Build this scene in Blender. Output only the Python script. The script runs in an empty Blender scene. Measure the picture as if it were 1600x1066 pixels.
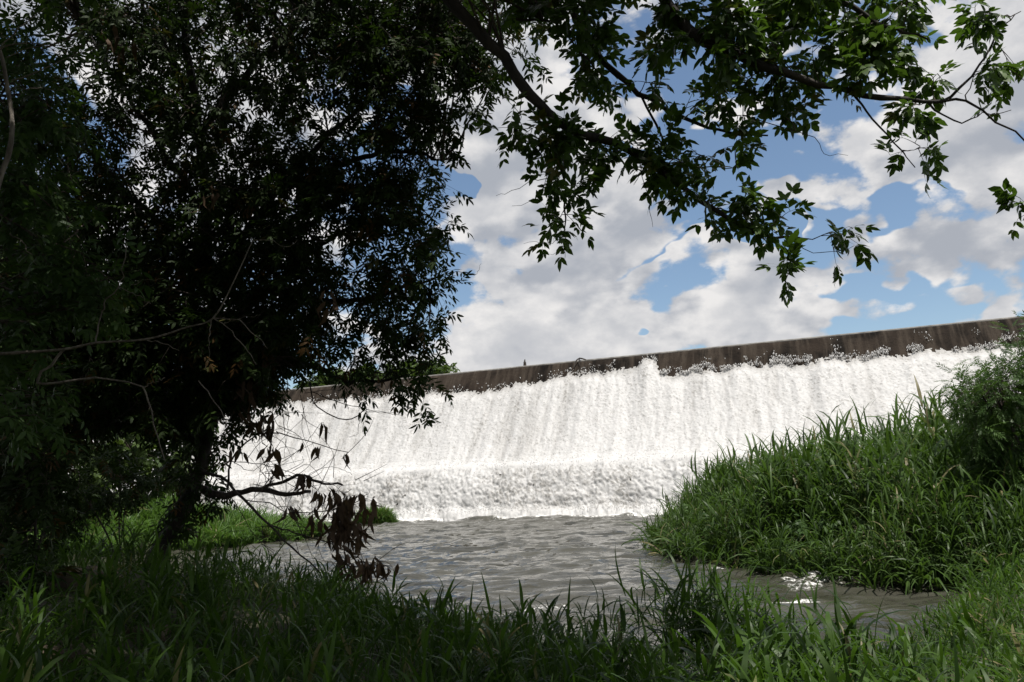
import bpy, math, random
import numpy as np
from mathutils import Matrix, Vector

rng = np.random.default_rng(11)
random.seed(11)
SC = bpy.context.scene
COL = SC.collection
R = math.radians

# ------------------------------------------------------------------ camera
F_PX, EYE = 1155.0, 2.6                       # focal length in photo pixels (1600 wide), eye height over the water
PITCH, ROLL = math.atan((745 - 533) / F_PX), R(2.5)
FW = np.array([0, math.cos(PITCH), math.sin(PITCH)])
UP0 = np.array([0, -math.sin(PITCH), math.cos(PITCH)])
RT0 = np.array([1.0, 0, 0])
RT = math.cos(ROLL) * RT0 - math.sin(ROLL) * UP0
UP = math.sin(ROLL) * RT0 + math.cos(ROLL) * UP0
EYEP = np.array([0, 0, EYE])
cam = bpy.data.cameras.new('camera')
cam.sensor_width = 36.0
cam.lens = 36.0 * F_PX / 1600
cam.clip_start, cam.clip_end = 0.05, 6000
camo = bpy.data.objects.new('camera', cam)
COL.objects.link(camo)
camo.matrix_world = Matrix(((RT[0], UP[0], -FW[0], 0), (RT[1], UP[1], -FW[1], 0), (RT[2], UP[2], -FW[2], EYE), (0, 0, 0, 1)))
SC.camera = camo


def ray(px, py):
    return FW + RT * (px - 800) / F_PX + UP * (533 - py) / F_PX


def W(px, py, Y):                             # a point at distance Y in front of the bank where the camera stands
    d = ray(px, py)
    return EYEP + d * (Y / d[1])


def Wz(px, py, z):                            # where a sight line meets the level z
    d = ray(px, py)
    return EYEP + d * ((z - EYE) / d[2])


# ------------------------------------------------------------------ world, sun, exposure
SUN = np.array([0.17, -0.22, 0.96])
SUN /= np.linalg.norm(SUN)
world = bpy.data.worlds.new('World')
SC.world = world
world.use_nodes = True


class NT:
    """small helper round a node tree"""
    def __init__(self, tree):
        self.t = tree
        self.n, self.l = tree.nodes, tree.links

    def new(self, kind, **kw):
        n = self.n.new(kind)
        for k, v in kw.items():
            setattr(n, k, v)
        return n

    def link(self, a, b):
        self.l.new(a, b)

    def val(self, sock, x):
        if hasattr(x, 'is_linked') or hasattr(x, 'links'):
            self.link(x, sock)
        else:
            sock.default_value = x

    def math(self, op, a, b=0.0, c=0.0, clamp=False):
        n = self.new('ShaderNodeMath', operation=op, use_clamp=clamp)
        for i, x in enumerate((a, b, c)):
            self.val(n.inputs[i], x)
        return n.outputs[0]

    def vmath(self, op, a, b=(0, 0, 0)):
        n = self.new('ShaderNodeVectorMath', operation=op)
        self.val(n.inputs[0], a)
        self.val(n.inputs[1], b)
        return n.outputs['Value'] if op in ('DOT_PRODUCT', 'LENGTH') else n.outputs[0]

    def noise(self, vec, scale, detail=4, rough=0.55, dist=0.0):
        n = self.new('ShaderNodeTexNoise')
        self.link(vec, n.inputs['Vector'])
        n.inputs['Scale'].default_value = scale
        n.inputs['Detail'].default_value = detail
        n.inputs['Roughness'].default_value = rough
        n.inputs['Distortion'].default_value = dist
        return n.outputs['Fac']

    def maprange(self, x, a, b, c=0.0, d=1.0, smooth=True):
        n = self.new('ShaderNodeMapRange')
        n.interpolation_type = 'SMOOTHSTEP' if smooth else 'LINEAR'
        self.val(n.inputs[0], x)
        for i, v in enumerate((a, b, c, d)):
            n.inputs[1 + i].default_value = v
        return n.outputs[0]

    def mix(self, fac, a, b):
        n = self.new('ShaderNodeMix', data_type='RGBA')
        self.val(n.inputs[0], fac)
        for s, x in ((n.inputs[6], a), (n.inputs[7], b)):
            if isinstance(x, (tuple, list)):
                s.default_value = (x[0], x[1], x[2], 1)
            else:
                self.link(x, s)
        return n.outputs[2]


wt = NT(world.node_tree)
wt.n.clear()
sky = wt.new('ShaderNodeTexSky', sky_type='NISHITA', sun_disc=False)
sky.sun_elevation = math.asin(SUN[2])
sky.sun_rotation = math.atan2(SUN[0], SUN[1])
sky.altitude, sky.air_density, sky.dust_density, sky.ozone_density = 100, 1.0, 0.6, 1.5
tc = wt.new('ShaderNodeTexCoord')
dirv = tc.outputs['Generated']
sq = wt.vmath('MULTIPLY', dirv, (1.0, 1.0, 1.55))
sq = wt.vmath('ADD', sq, (3.7, 1.3, 0.4))


def dens(vec, det=7, vd=2.0):
    a = wt.noise(vec, 3.2, det, 0.60, 0.1)
    vo = wt.new('ShaderNodeTexVoronoi', feature='F1')
    vo.inputs['Scale'].default_value = 8.5
    vo.inputs['Detail'].default_value = vd
    vo.inputs['Roughness'].default_value = 0.62
    vo.inputs['Lacunarity'].default_value = 2.3
    vo.normalize = True
    wob = wt.vmath('SCALE', wt.new('ShaderNodeTexNoise').outputs['Color'])
    wn = wob.node.inputs[0].links[0].from_node
    wt.link(vec, wn.inputs['Vector'])
    wn.inputs['Scale'].default_value = 6.0
    wn.inputs['Detail'].default_value = 2
    wob.node.inputs['Scale'].default_value = 0.09
    wt.link(wt.vmath('ADD', vec, wob), vo.inputs['Vector'])
    bil = wt.math('SUBTRACT', 0.62, vo.outputs['Distance'])
    return wt.math('ADD', wt.math('MULTIPLY', a, 0.80), wt.math('MULTIPLY', bil, 0.32))


d0 = dens(sq)
d1 = dens(wt.vmath('ADD', sq, tuple(SUN * 0.055 + np.array([-0.02, 0, 0.0]))), 4, 1.0)
# gaps and banks of the broken cumulus cover, by direction of the sky
BIAS = [(1275, 225, 0.12, -0.26), (1390, 460, 0.075, -0.26), (1025, 370, 0.05, -0.20),
        (720, 190, 0.05, -0.14), (1350, 60, 0.07, -0.12), (1060, 130, 0.06, -0.12),
        (650, 450, 0.05, -0.10), (610, 280, 0.07, -0.13), (150, 280, 0.1, -0.10),
        (820, 270, 0.13, 0.14), (1080, 470, 0.11, 0.16), (1230, 450, 0.07, 0.10), (960, 330, 0.07, 0.10), (1450, 330, 0.13, 0.10), (1560, 200, 0.12, 0.08), (1520, 470, 0.06, 0.09),
        (780, 500, 0.10, 0.08), (1250, 330, 0.07, 0.06)]
wn2 = wt.new('ShaderNodeTexNoise')
wt.link(sq, wn2.inputs['Vector'])
wn2.inputs['Scale'].default_value = 7.0
wn2.inputs['Detail'].default_value = 3
wdir = wt.vmath('ADD', dirv, wt.vmath('MULTIPLY', wt.vmath('SUBTRACT', wn2.outputs['Color'], (0.5, 0.5, 0.5)), (0.075, 0.075, 0.075)))
cov = wt.math('ADD', wt.math('MULTIPLY', wt.math('SUBTRACT', d0, 0.5), 1.35), 0.565)
cov = wt.math('ADD', cov, wt.math('MULTIPLY', wt.math('SUBTRACT', wt.noise(sq, 20.0, 5, 0.62), 0.5), 0.16))
for px, py, rad, amp in BIAS:
    v = ray(px, py)
    v = v / np.linalg.norm(v)
    dt = wt.vmath('DOT_PRODUCT', wdir, tuple(v))
    cov = wt.math('ADD', cov, wt.maprange(dt, math.cos(rad * 1.5), 1.0, 0.0, amp))
mask = wt.maprange(cov, 0.458, 0.540)
lit = wt.maprange(wt.math('SUBTRACT', d0, d1), -0.085, 0.055)
core = wt.maprange(cov, 0.54, 0.85, 1.0, 0.62)
bill = wt.maprange(wt.noise(sq, 11.0, 6, 0.62), 0.3, 0.7, 0.50, 1.18)
ccol = wt.mix(wt.math('MULTIPLY', wt.math('MULTIPLY', lit, core), bill, 0.0, True), (3.9, 4.15, 4.65), (8.1, 7.95, 7.85))
bluesky = wt.vmath('MULTIPLY', sky.outputs[0], (1.25, 1.25, 1.2))
skycol = wt.mix(mask, bluesky, ccol)
bg = wt.new('ShaderNodeBackground')
wt.link(skycol, bg.inputs['Color'])
bg.inputs['Strength'].default_value = 0.09
wo = wt.new('ShaderNodeOutputWorld')
wt.link(bg.outputs[0], wo.inputs['Surface'])

sun = bpy.data.lights.new('sun', 'SUN')
sun.energy, sun.angle, sun.color = 5.0, R(0.53), (1.0, 0.96, 0.90)
suno = bpy.data.objects.new('sun', sun)
COL.objects.link(suno)
suno.rotation_euler = Vector(-SUN).to_track_quat('-Z', 'Y').to_euler()

vs = SC.view_settings
vs.view_transform, vs.look, vs.exposure, vs.gamma = 'Standard', 'None', 0.22, 1.0
SC.render.engine = 'CYCLES'
cy = SC.cycles
world.cycles.sampling_method = 'MANUAL'
world.cycles.sample_map_resolution = 512
cy.max_bounces, cy.diffuse_bounces, cy.glossy_bounces, cy.transmission_bounces, cy.transparent_max_bounces = 4, 2, 2, 3, 4
cy.use_denoising = True
cy.caustics_reflective = cy.caustics_refractive = False


# ------------------------------------------------------------------ materials
def material(name):
    m = bpy.data.materials.new(name)
    m.use_nodes = True
    t = NT(m.node_tree)
    return m, t, t.n['Principled BSDF'], t.n['Material Output']


def leaf_material(name, c1, c2, c3=None, trans=0.30, rough=0.5, spec=0.2):
    m, t, p, out = material(name)
    at = t.new('ShaderNodeAttribute', attribute_name='var')
    col = t.mix(at.outputs['Fac'], c1, c2)
    if c3:
        col = t.mix(t.maprange(at.outputs['Fac'], 0.93, 0.97), col, c3)
    geo = t.new('ShaderNodeNewGeometry')
    n = t.noise(geo.outputs['Position'], 9.0, 3)
    col = t.mix(t.maprange(n, 0.35, 0.75, 0, 0.45), col, tuple(x * 0.55 for x in c1))
    t.link(col, p.inputs['Base Color'])
    p.inputs['Roughness'].default_value = rough
    p.inputs['Specular IOR Level'].default_value = spec
    tr = t.new('ShaderNodeBsdfTranslucent')
    t.link(t.mix(0.5, col, (c2[0] * 1.3, c2[1] * 1.5, c2[2] * 0.6)), tr.inputs['Color'])
    mx = t.new('ShaderNodeMixShader')
    mx.inputs[0].default_value = trans
    t.link(p.outputs[0], mx.inputs[1])
    t.link(tr.outputs[0], mx.inputs[2])
    t.link(mx.outputs[0], out.inputs['Surface'])
    return m


def bark_material(name, c1, c2, scale=6.0):
    m, t, p, out = material(name)
    tcn = t.new('ShaderNodeTexCoord')
    v = t.vmath('MULTIPLY', tcn.outputs['Object'], (1, 1, 0.3))
    n = t.noise(v, scale, 7, 0.65)
    t.link(t.mix(t.maprange(n, 0.35, 0.68), c1, c2), p.inputs['Base Color'])
    p.inputs['Roughness'].default_value = 0.85
    b = t.new('ShaderNodeBump')
    b.inputs['Strength'].default_value = 0.8
    b.inputs['Distance'].default_value = 0.03
    t.link(t.noise(v, scale * 2.2, 6, 0.7), b.inputs['Height'])
    t.link(b.outputs[0], p.inputs['Normal'])
    return m


M = {}
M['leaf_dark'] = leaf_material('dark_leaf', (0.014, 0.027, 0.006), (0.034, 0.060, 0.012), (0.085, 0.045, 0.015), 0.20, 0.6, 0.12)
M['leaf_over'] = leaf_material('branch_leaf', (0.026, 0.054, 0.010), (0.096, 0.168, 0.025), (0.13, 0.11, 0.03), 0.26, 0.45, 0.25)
M['leaf_young'] = leaf_material('sapling_leaf', (0.030, 0.065, 0.018), (0.075, 0.130, 0.035), None, 0.3)
M['leaf_far'] = leaf_material('far_leaf', (0.035, 0.065, 0.018), (0.085, 0.125, 0.030), None, 0.3)
M['leaf_fern'] = leaf_material('feathery_leaf', (0.035, 0.075, 0.018), (0.085, 0.150, 0.035), None, 0.32)
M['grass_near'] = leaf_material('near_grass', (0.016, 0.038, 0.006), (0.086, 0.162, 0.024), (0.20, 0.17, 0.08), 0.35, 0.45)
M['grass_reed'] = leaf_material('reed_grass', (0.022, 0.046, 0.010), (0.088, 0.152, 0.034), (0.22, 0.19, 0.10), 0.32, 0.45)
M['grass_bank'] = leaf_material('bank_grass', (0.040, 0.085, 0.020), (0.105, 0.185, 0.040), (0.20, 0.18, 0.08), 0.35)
M['dead_leaf'] = leaf_material('dead_leaf', (0.045, 0.029, 0.019), (0.130, 0.082, 0.050), (0.26, 0.17, 0.09), 0.15, 0.7)
M['bark_dark'] = bark_material('dark_bark', (0.014, 0.011, 0.009), (0.045, 0.036, 0.028))
M['bark_pale'] = bark_material('pale_bark', (0.11, 0.092, 0.075), (0.27, 0.235, 0.195), 14)
M['bark_twig'] = bark_material('twig_bark', (0.035, 0.026, 0.020), (0.10, 0.075, 0.058), 20)

m, t, p, out = material('soil')
geo = t.new('ShaderNodeNewGeometry')
n = t.noise(geo.outputs['Position'], 0.9, 8, 0.65)
n2 = t.noise(geo.outputs['Position'], 6.0, 6, 0.65)
t.link(t.mix(n2, t.mix(n, (0.030, 0.022, 0.014), (0.085, 0.065, 0.042)), (0.03, 0.04, 0.014)), p.inputs['Base Color'])
p.inputs['Roughness'].default_value = 0.95
b = t.new('ShaderNodeBump')
b.inputs['Distance'].default_value = 0.06
t.link(n2, b.inputs['Height'])
t.link(b.outputs[0], p.inputs['Normal'])
M['soil'] = m

m, t, p, out = material('rock')
geo = t.new('ShaderNodeNewGeometry')
n = t.noise(geo.outputs['Position'], 3.0, 8, 0.65)
t.link(t.mix(t.maprange(n, 0.3, 0.7), (0.05, 0.036, 0.024), (0.14, 0.105, 0.072)), p.inputs['Base Color'])
p.inputs['Roughness'].default_value = 0.9
b = t.new('ShaderNodeBump')
b.inputs['Distance'].default_value = 0.04
t.link(t.noise(geo.outputs['Position'], 14, 6, 0.7), b.inputs['Height'])
t.link(b.outputs[0], p.inputs['Normal'])
M['rock'] = m

# wet, algae-dark concrete of the spillway with flow stains running down it
m, t, p, out = material('wet_concrete')
tcn = t.new('ShaderNodeTexCoord')
v = t.vmath('MULTIPLY', tcn.outputs['Object'], (2.2, 0.22, 0.22))
n = t.noise(v, 1.0, 8, 0.62)
nb = t.noise(tcn.outputs['Object'], 0.35, 7, 0.6, 0.4)
nc = t.noise(tcn.outputs['Object'], 5.0, 6, 0.7)
c = t.mix(t.maprange(nb, 0.38, 0.64), (0.007, 0.006, 0.005), (0.031, 0.0235, 0.018))
c = t.mix(t.maprange(n, 0.42, 0.66, 0, 0.8), c, (0.060, 0.048, 0.037))
c = t.mix(t.maprange(nc, 0.5, 0.75, 0, 0.45), c, (0.014, 0.012, 0.011))
t.link(c, p.inputs['Base Color'])
p.inputs['Roughness'].default_value = 0.8
p.inputs['Specular IOR Level'].default_value = 0.05
b = t.new('ShaderNodeBump')
b.inputs['Distance'].default_value = 0.08
b.inputs['Strength'].default_value = 0.7
t.link(t.math('ADD', n, nc), b.inputs['Height'])
t.link(b.outputs[0], p.inputs['Normal'])
M['wet_concrete'] = m

m, t, p, out = material('dry_concrete')
tcn = t.new('ShaderNodeTexCoord')
n = t.noise(tcn.outputs['Object'], 1.6, 8, 0.65)
t.link(t.mix(t.maprange(n, 0.3, 0.7), (0.15, 0.14, 0.125), (0.34, 0.32, 0.29)), p.inputs['Base Color'])
p.inputs['Roughness'].default_value = 0.85
M['dry_concrete'] = m

# falling white water
m, t, p, out = material('white_water')
geo = t.new('ShaderNodeNewGeometry')
at = t.new('ShaderNodeAttribute', attribute_name='thin')
n = t.noise(geo.outputs['Position'], 8.0, 4, 0.75)
c = t.mix(t.maprange(n, 0.28, 0.52, 0.75, 0.0), (0.69, 0.68, 0.665), (0.47, 0.455, 0.43))
c = t.mix(at.outputs['Fac'], c, (0.26, 0.245, 0.22))
t.link(c, p.inputs['Base Color'])
p.inputs['Roughness'].default_value = 0.45
p.inputs['Specular IOR Level'].default_value = 0.3
b = t.new('ShaderNodeBump')
b.inputs['Distance'].default_value = 0.05
b.inputs['Strength'].default_value = 0.6
t.link(t.noise(geo.outputs['Position'], 11.0, 4, 0.7), b.inputs['Height'])
t.link(b.outputs[0], p.inputs['Normal'])
tr = t.new('ShaderNodeBsdfTranslucent')
tr.inputs['Color'].default_value = (0.88, 0.88, 0.87, 1)
mx = t.new('ShaderNodeMixShader')
mx.inputs[0].default_value = 0.25
t.link(p.outputs[0], mx.inputs[1])
t.link(tr.outputs[0], mx.inputs[2])
t.link(mx.outputs[0], out.inputs['Surface'])
M['white_water'] = m

# silty river
m, t, p, out = material('river_water')
geo = t.new('ShaderNodeNewGeometry')
at = t.new('ShaderNodeAttribute', attribute_name='foam')
n = t.noise(t.vmath('MULTIPLY', geo.outputs['Position'], (0.35, 0.6, 1)), 1.0, 4)
c = t.mix(t.maprange(n, 0.35, 0.65), (0.034, 0.033, 0.025), (0.060, 0.058, 0.046))
nf = t.noise(geo.outputs['Position'], 7.0, 6, 0.72)
fo = t.maprange(t.math('ADD', at.outputs['Fac'], t.math('SUBTRACT', nf, 0.5)), 0.42, 0.62)
t.link(t.mix(fo, c, (0.82, 0.81, 0.78)), p.inputs['Base Color'])
t.link(t.maprange(fo, 0, 1, 0.04, 0.6, False), p.inputs['Roughness'])
p.inputs['IOR'].default_value = 1.33
b = t.new('ShaderNodeBump')
b.inputs['Distance'].default_value = 0.035
b.inputs['Strength'].default_value = 1.0
w1 = t.noise(t.vmath('MULTIPLY', geo.outputs['Position'], (1.6, 4.2, 1)), 1.0, 3, 0.5, 0.6)
t.link(w1, b.inputs['Height'])
t.link(b.outputs[0], p.inputs['Normal'])
M['river_water'] = m


# ------------------------------------------------------------------ mesh helpers
def mesh_from(name, V, T, quads=None, mat=None, attrs=None, smooth=True):
    V = np.asarray(V, dtype=np.float32)
    me = bpy.data.meshes.new(name)
    polys = []
    T = np.asarray(T, dtype=np.int32).reshape(-1, 3) if T is not None and len(T) else np.zeros((0, 3), np.int32)
    Q = np.asarray(quads, dtype=np.int32).reshape(-1, 4) if quads is not None and len(quads) else np.zeros((0, 4), np.int32)
    loops = np.concatenate([T.ravel(), Q.ravel()])
    starts = np.concatenate([np.arange(len(T)) * 3, len(T) * 3 + np.arange(len(Q)) * 4]).astype(np.int32)
    me.vertices.add(len(V))
    me.vertices.foreach_set('co', V.ravel())
    me.loops.add(len(loops))
    me.loops.foreach_set('vertex_index', loops)
    me.polygons.add(len(starts))
    me.polygons.foreach_set('loop_start', starts)
    if smooth:
        me.polygons.foreach_set('use_smooth', np.ones(len(starts), dtype=bool))
    for k, a in (attrs or {}).items():
        at = me.attributes.new(k, 'FLOAT', 'POINT')
        at.data.foreach_set('value', np.asarray(a, dtype=np.float32))
    me.update(calc_edges=True)
    if mat:
        me.materials.append(mat)
    return me


def link(name, me, parent=None):
    o = bpy.data.objects.new(name, me)
    COL.objects.link(o)
    if parent:
        o.parent = parent
    return o


def tag(o, label=None, cat=None, group=None, kind=None):
    for k, v in (('label', label), ('category', cat), ('group', group), ('kind', kind)):
        if v:
            o[k] = v
    return o


def empty(name, loc):
    o = bpy.data.objects.new(name, None)
    COL.objects.link(o)
    o.location = Vector(loc)
    o.empty_display_size = 0.2
    return o


def norm(a):
    a = np.asarray(a, float)
    return a / np.maximum(np.linalg.norm(a, axis=-1, keepdims=True), 1e-9)


def hash2(ix, iy, seed):
    h = (ix.astype(np.int64) * 374761393 + iy.astype(np.int64) * 668265263 + seed * 1442695041) & 0xffffffff
    h = ((h ^ (h >> 13)) * 1274126177) & 0xffffffff
    return ((h ^ (h >> 16)) & 0xffffff) / float(0xffffff)


def vnoise(x, y, seed=0):
    x, y = np.asarray(x, float), np.asarray(y, float)
    ix, iy = np.floor(x), np.floor(y)
    fx, fy = x - ix, y - iy
    ux, uy = fx * fx * (3 - 2 * fx), fy * fy * (3 - 2 * fy)
    a, b_, c_, d_ = hash2(ix, iy, seed), hash2(ix + 1, iy, seed), hash2(ix, iy + 1, seed), hash2(ix + 1, iy + 1, seed)
    return (a * (1 - ux) + b_ * ux) * (1 - uy) + (c_ * (1 - ux) + d_ * ux) * uy


def fbm(x, y, seed=0, octv=4, gain=0.5):
    s, a, tot = 0, 1.0, 0
    for i in range(octv):
        s = s + a * vnoise(x * 2 ** i, y * 2 ** i, seed + i * 17)
        tot += a
        a *= gain
    return s / tot


def sstep(x, a, b_):
    t_ = np.clip((x - a) / (b_ - a), 0, 1)
    return t_ * t_ * (3 - 2 * t_)


def poly_sd(x, y, P):
    """signed distance to a polygon, positive inside"""
    x, y = np.asarray(x, float), np.asarray(y, float)
    d = np.full(x.shape, 1e9)
    ins = np.zeros(x.shape, bool)
    for i in range(len(P)):
        (x0, y0), (x1, y1) = P[i], P[(i + 1) % len(P)]
        ex, ey = x1 - x0, y1 - y0
        t_ = np.clip(((x - x0) * ex + (y - y0) * ey) / (ex * ex + ey * ey), 0, 1)
        d = np.minimum(d, np.hypot(x - x0 - t_ * ex, y - y0 - t_ * ey))
        cr = ((y0 > y) != (y1 > y)) & (x < ex * (y - y0) / (ey if ey else 1e-9) + x0)
        ins ^= cr
    return np.where(ins, d, -d)


def tubes(PTS, RAD, sides=5):
    """PTS (N,K,3), RAD (N,K): N tapered tubes -> verts, quads"""
    PTS, RAD = np.asarray(PTS, float), np.asarray(RAD, float)
    N, K, _ = PTS.shape
    tan = norm(np.gradient(PTS, axis=1))
    a = np.empty_like(tan)
    r0 = np.where(np.abs(tan[:, 0, 2:3]) > 0.8, np.array([1.0, 0, 0]), np.array([0, 0, 1.0]))
    a[:, 0] = norm(np.cross(tan[:, 0], r0))
    for k_ in range(1, K):                                    # carry the frame along without twisting
        v_ = a[:, k_ - 1]
        a[:, k_] = norm(v_ - tan[:, k_] * np.sum(v_ * tan[:, k_], -1, keepdims=True))
    b_ = np.cross(tan, a)
    ang = np.arange(sides) * 2 * math.pi / sides
    V = PTS[:, :, None, :] + RAD[:, :, None, None] * (a[:, :, None, :] * np.cos(ang)[None, None, :, None] + b_[:, :, None, :] * np.sin(ang)[None, None, :, None])
    idx = np.arange(N * K * sides).reshape(N, K, sides)
    q = np.stack([idx[:, :-1], np.roll(idx, -1, 2)[:, :-1], np.roll(idx, -1, 2)[:, 1:], idx[:, 1:]], -1)
    return V.reshape(-1, 3), q.reshape(-1, 4)


def smooth_path(P, n):
    """Catmull-Rom through points"""
    P = np.asarray(P, float)
    Q = np.vstack([2 * P[0] - P[1], P, 2 * P[-1] - P[-2]])
    out_ = []
    for tt in np.linspace(0, len(P) - 1 - 1e-6, n):
        i = int(tt)
        f = tt - i
        p0, p1, p2, p3 = Q[i], Q[i + 1], Q[i + 2], Q[i + 3]
        out_.append(0.5 * (2 * p1 + (p2 - p0) * f + (2 * p0 - 5 * p1 + 4 * p2 - p3) * f * f + (3 * p1 - 3 * p2 + p3 - p0) * f ** 3))
    return np.array(out_)


def limb_path(pts, n=24, wob=0.03):
    P = smooth_path([W(*q) for q in pts], n)
    P[1:-1] += rng.normal(0, wob, (n - 2, 3))
    return P


def limb_mesh(name, P, r0, r1, mat, base, parent, sides=8):
    K = len(P)
    r = r0 + (r1 - r0) * np.linspace(0, 1, K) ** 0.8
    r = r * (1 + rng.normal(0, 0.05, K))
    V, q = tubes((P - base)[None], r[None], sides)
    V = V + rng.normal(0, 0.04, V.shape) * np.repeat(r, sides)[:, None]
    tip = np.array([[(len(V) - sides + i) for i in range(sides)]])
    me = mesh_from(name, V, [(len(V) - sides, len(V) - sides + i, len(V) - sides + i + 1) for i in range(1, sides - 1)], q, mat)
    return link(name, me, parent)


def scatter(tv, tf, pos, mats, var=None):
    """copies of a template (verts (n,3), tris (m,3)) at pos (N,3) with 3x3 matrices -> verts, tris, var"""
    N, n = len(pos), len(tv)
    V = np.einsum('nij,kj->nki', mats, tv) + pos[:, None, :]
    T = tf[None] + (np.arange(N) * n)[:, None, None]
    if var is None:
        var = rng.random(N)
    return V.reshape(-1, 3), T.reshape(-1, 3), np.repeat(var, n)


def frames(x, z):
    x = norm(x)
    y = norm(np.cross(z, x))
    z = np.cross(x, y)
    return np.stack([x, y, z], -1)


class Acc:
    def __init__(self):
        self.V, self.T, self.A, self.n = [], [], [], 0

    def add(self, V, T, A):
        self.V.append(V)
        self.T.append(T + self.n)
        self.A.append(A)
        self.n += len(V)

    def mesh(self, name, mat, base=None):
        V = np.concatenate(self.V)
        if base is not None:
            V = V - np.asarray(base)
        return mesh_from(name, V, np.concatenate(self.T), None, mat, {'var': np.concatenate(self.A)})


# leaf templates: one leaflet = 6 vertices, 4 triangles
def leaflet(L, w, curl=0.12, fold=0.25):
    x = np.array([0, 0.28, 0.28, 0.66, 0.66, 1.0]) * L
    y = np.array([0, 0.86, -0.86, 0.80, -0.80, 0]) * w * 0.5
    z = -curl * L * (x / L) ** 2 + np.abs(y) * fold
    return np.stack([x, y, z], -1), np.array([[0, 2, 1], [1, 2, 4], [1, 4, 3], [3, 4, 5]])


def spray(npair, L, w, leaf, seed, hang=0.35):
    """a compound leaf of unit-ish length: pairs of leaflets along a drooping stalk, one at the tip"""
    r_ = np.random.default_rng(seed)
    V, T, n = [], [], 0
    lv, lt = leaflet(leaf, w)
    for i in range(npair):
        s = 0.25 + 0.7 * i / max(npair - 1, 1)
        pos = np.array([s * L, 0, -0.22 * L * s * s])
        for sd in (-1, 1):
            a = sd * r_.uniform(0.65, 1.15)
            x = np.array([math.cos(a), math.sin(a), -hang * r_.uniform(0.3, 1.6)])
            z = np.array([r_.normal(0, 0.35), r_.normal(0, 0.35), 1.0])
            m_ = frames(x[None], z[None])[0] * r_.uniform(0.75, 1.15)
            V.append(lv @ m_.T + pos)
            T.append(lt + n)
            n += len(lv)
    x = np.array([1.0, r_.normal(0, 0.2), -hang])
    m_ = frames(x[None], np.array([[0, 0.1, 1.0]]))[0] * 1.1
    V.append(lv @ m_.T + np.array([L, 0, -0.22 * L]))
    T.append(lt + n)
    n += len(lv)
    # stalk
    V.append(np.array([[0, 0.003, 0], [0, -0.003, 0], [L, 0, -0.22 * L]]))
    T.append(np.array([[n, n + 1, n + 2]]))
    return np.concatenate(V), np.concatenate(T)


SPRAYS = [spray(3, 0.20, 0.042, 0.125, i) for i in range(6)]
SPRAYS_BROAD = [spray(2 + i % 2, 0.15, 0.054 + 0.004 * (i % 3), 0.125, 60 + i, 0.3) for i in range(8)]
SPRAYS_FAR = [spray(3, 0.30, 0.13, 0.26, 20 + i) for i in range(4)]
SPRAYS_FERN = [spray(9, 0.42, 0.022, 0.10, 40 + i, 0.1) for i in range(5)]


def foliage(C, limbs_pts, cs=1.0, ntw=5, nsp=4, branch_r=0.014, droop=0.35, outward=None, tip_only=False):
    """leaf clusters round the centres C, joined by branches to the nearest limb points.
    returns branch tubes (pts, rad), twig tubes (pts, rad), spray frames"""
    C = np.asarray(C, float)
    n = len(C)
    LP = np.concatenate(limbs_pts)
    Q = np.empty_like(C)
    for i in range(n):
        d = np.linalg.norm((LP - C[i]) * np.array([1, 1, 0.8]), axis=1)
        k = np.argsort(d)[:6]
        Q[i] = LP[k[rng.integers(0, len(k))]]
    K = 7
    tt = np.linspace(0, 1, K)[None, :, None]
    D = C - Q
    L = np.linalg.norm(D, axis=1)
    side = rng.normal(0, 0.16, (n, 3)) * L[:, None]
    mid = Q + D * 0.5 + side
    mid[:, 2] += 0.10 * L
    B = (1 - tt) ** 2 * Q[:, None] + 2 * tt * (1 - tt) * mid[:, None] + tt ** 2 * C[:, None]
    B[:, 1:-1] += rng.normal(0, 0.025, (n, K - 2, 3)) * np.minimum(L, 1.5)[:, None, None]
    BR = branch_r * (0.5 + 0.35 * np.minimum(L, 2.5))[:, None] * np.linspace(1.2, 0.32, K)[None]
    # twigs
    t0 = rng.uniform(0.45, 1.0, (n, ntw))
    t0[:, 0] = 1.0
    bi = np.clip((t0 * (K - 1)), 0, K - 1.001)
    i0 = bi.astype(int)
    fr = (bi - i0)[..., None]
    ar = np.arange(n)[:, None]
    S = B[ar, i0] * (1 - fr) + B[ar, np.minimum(i0 + 1, K - 1)] * fr
    od = norm(D)[:, None] * 0.55 + norm(rng.normal(0, 1, (n, ntw, 3))) * 0.95
    od[..., 2] -= droop * 0.5
    od = norm(od)
    TL = rng.uniform(0.22, 0.55, (n, ntw)) * cs
    k4 = np.linspace(0, 1, 4)[None, None, :, None]
    TW = S[:, :, None] + od[:, :, None] * TL[..., None, None] * k4
    TW[..., 2] -= (droop * 0.55 * TL[..., None]) * k4[..., 0] ** 2
    TR = np.broadcast_to(np.linspace(0.0055, 0.002, 4) * (0.6 + 0.4 * cs), (n, ntw, 4))
    # sprays
    u = rng.uniform(0.2, 1.0, (n, ntw, nsp))
    u[..., 0] = 1.0
    P = S[:, :, None] + od[:, :, None] * (TL[..., None] * u)[..., None]
    P[..., 2] -= droop * 0.55 * TL[..., None] * u ** 2
    x = od[:, :, None] * 0.7 + norm(rng.normal(0, 1, (n, ntw, nsp, 3))) * 0.8
    x[..., 2] -= droop
    z = rng.normal(0, 0.4, (n, ntw, nsp, 3))
    z[..., 2] += 1.0
    return (B, BR), (TW.reshape(-1, 4, 3), TR.reshape(-1, 4)), (P.reshape(-1, 3), norm(x.reshape(-1, 3)), z.reshape(-1, 3))


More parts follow.
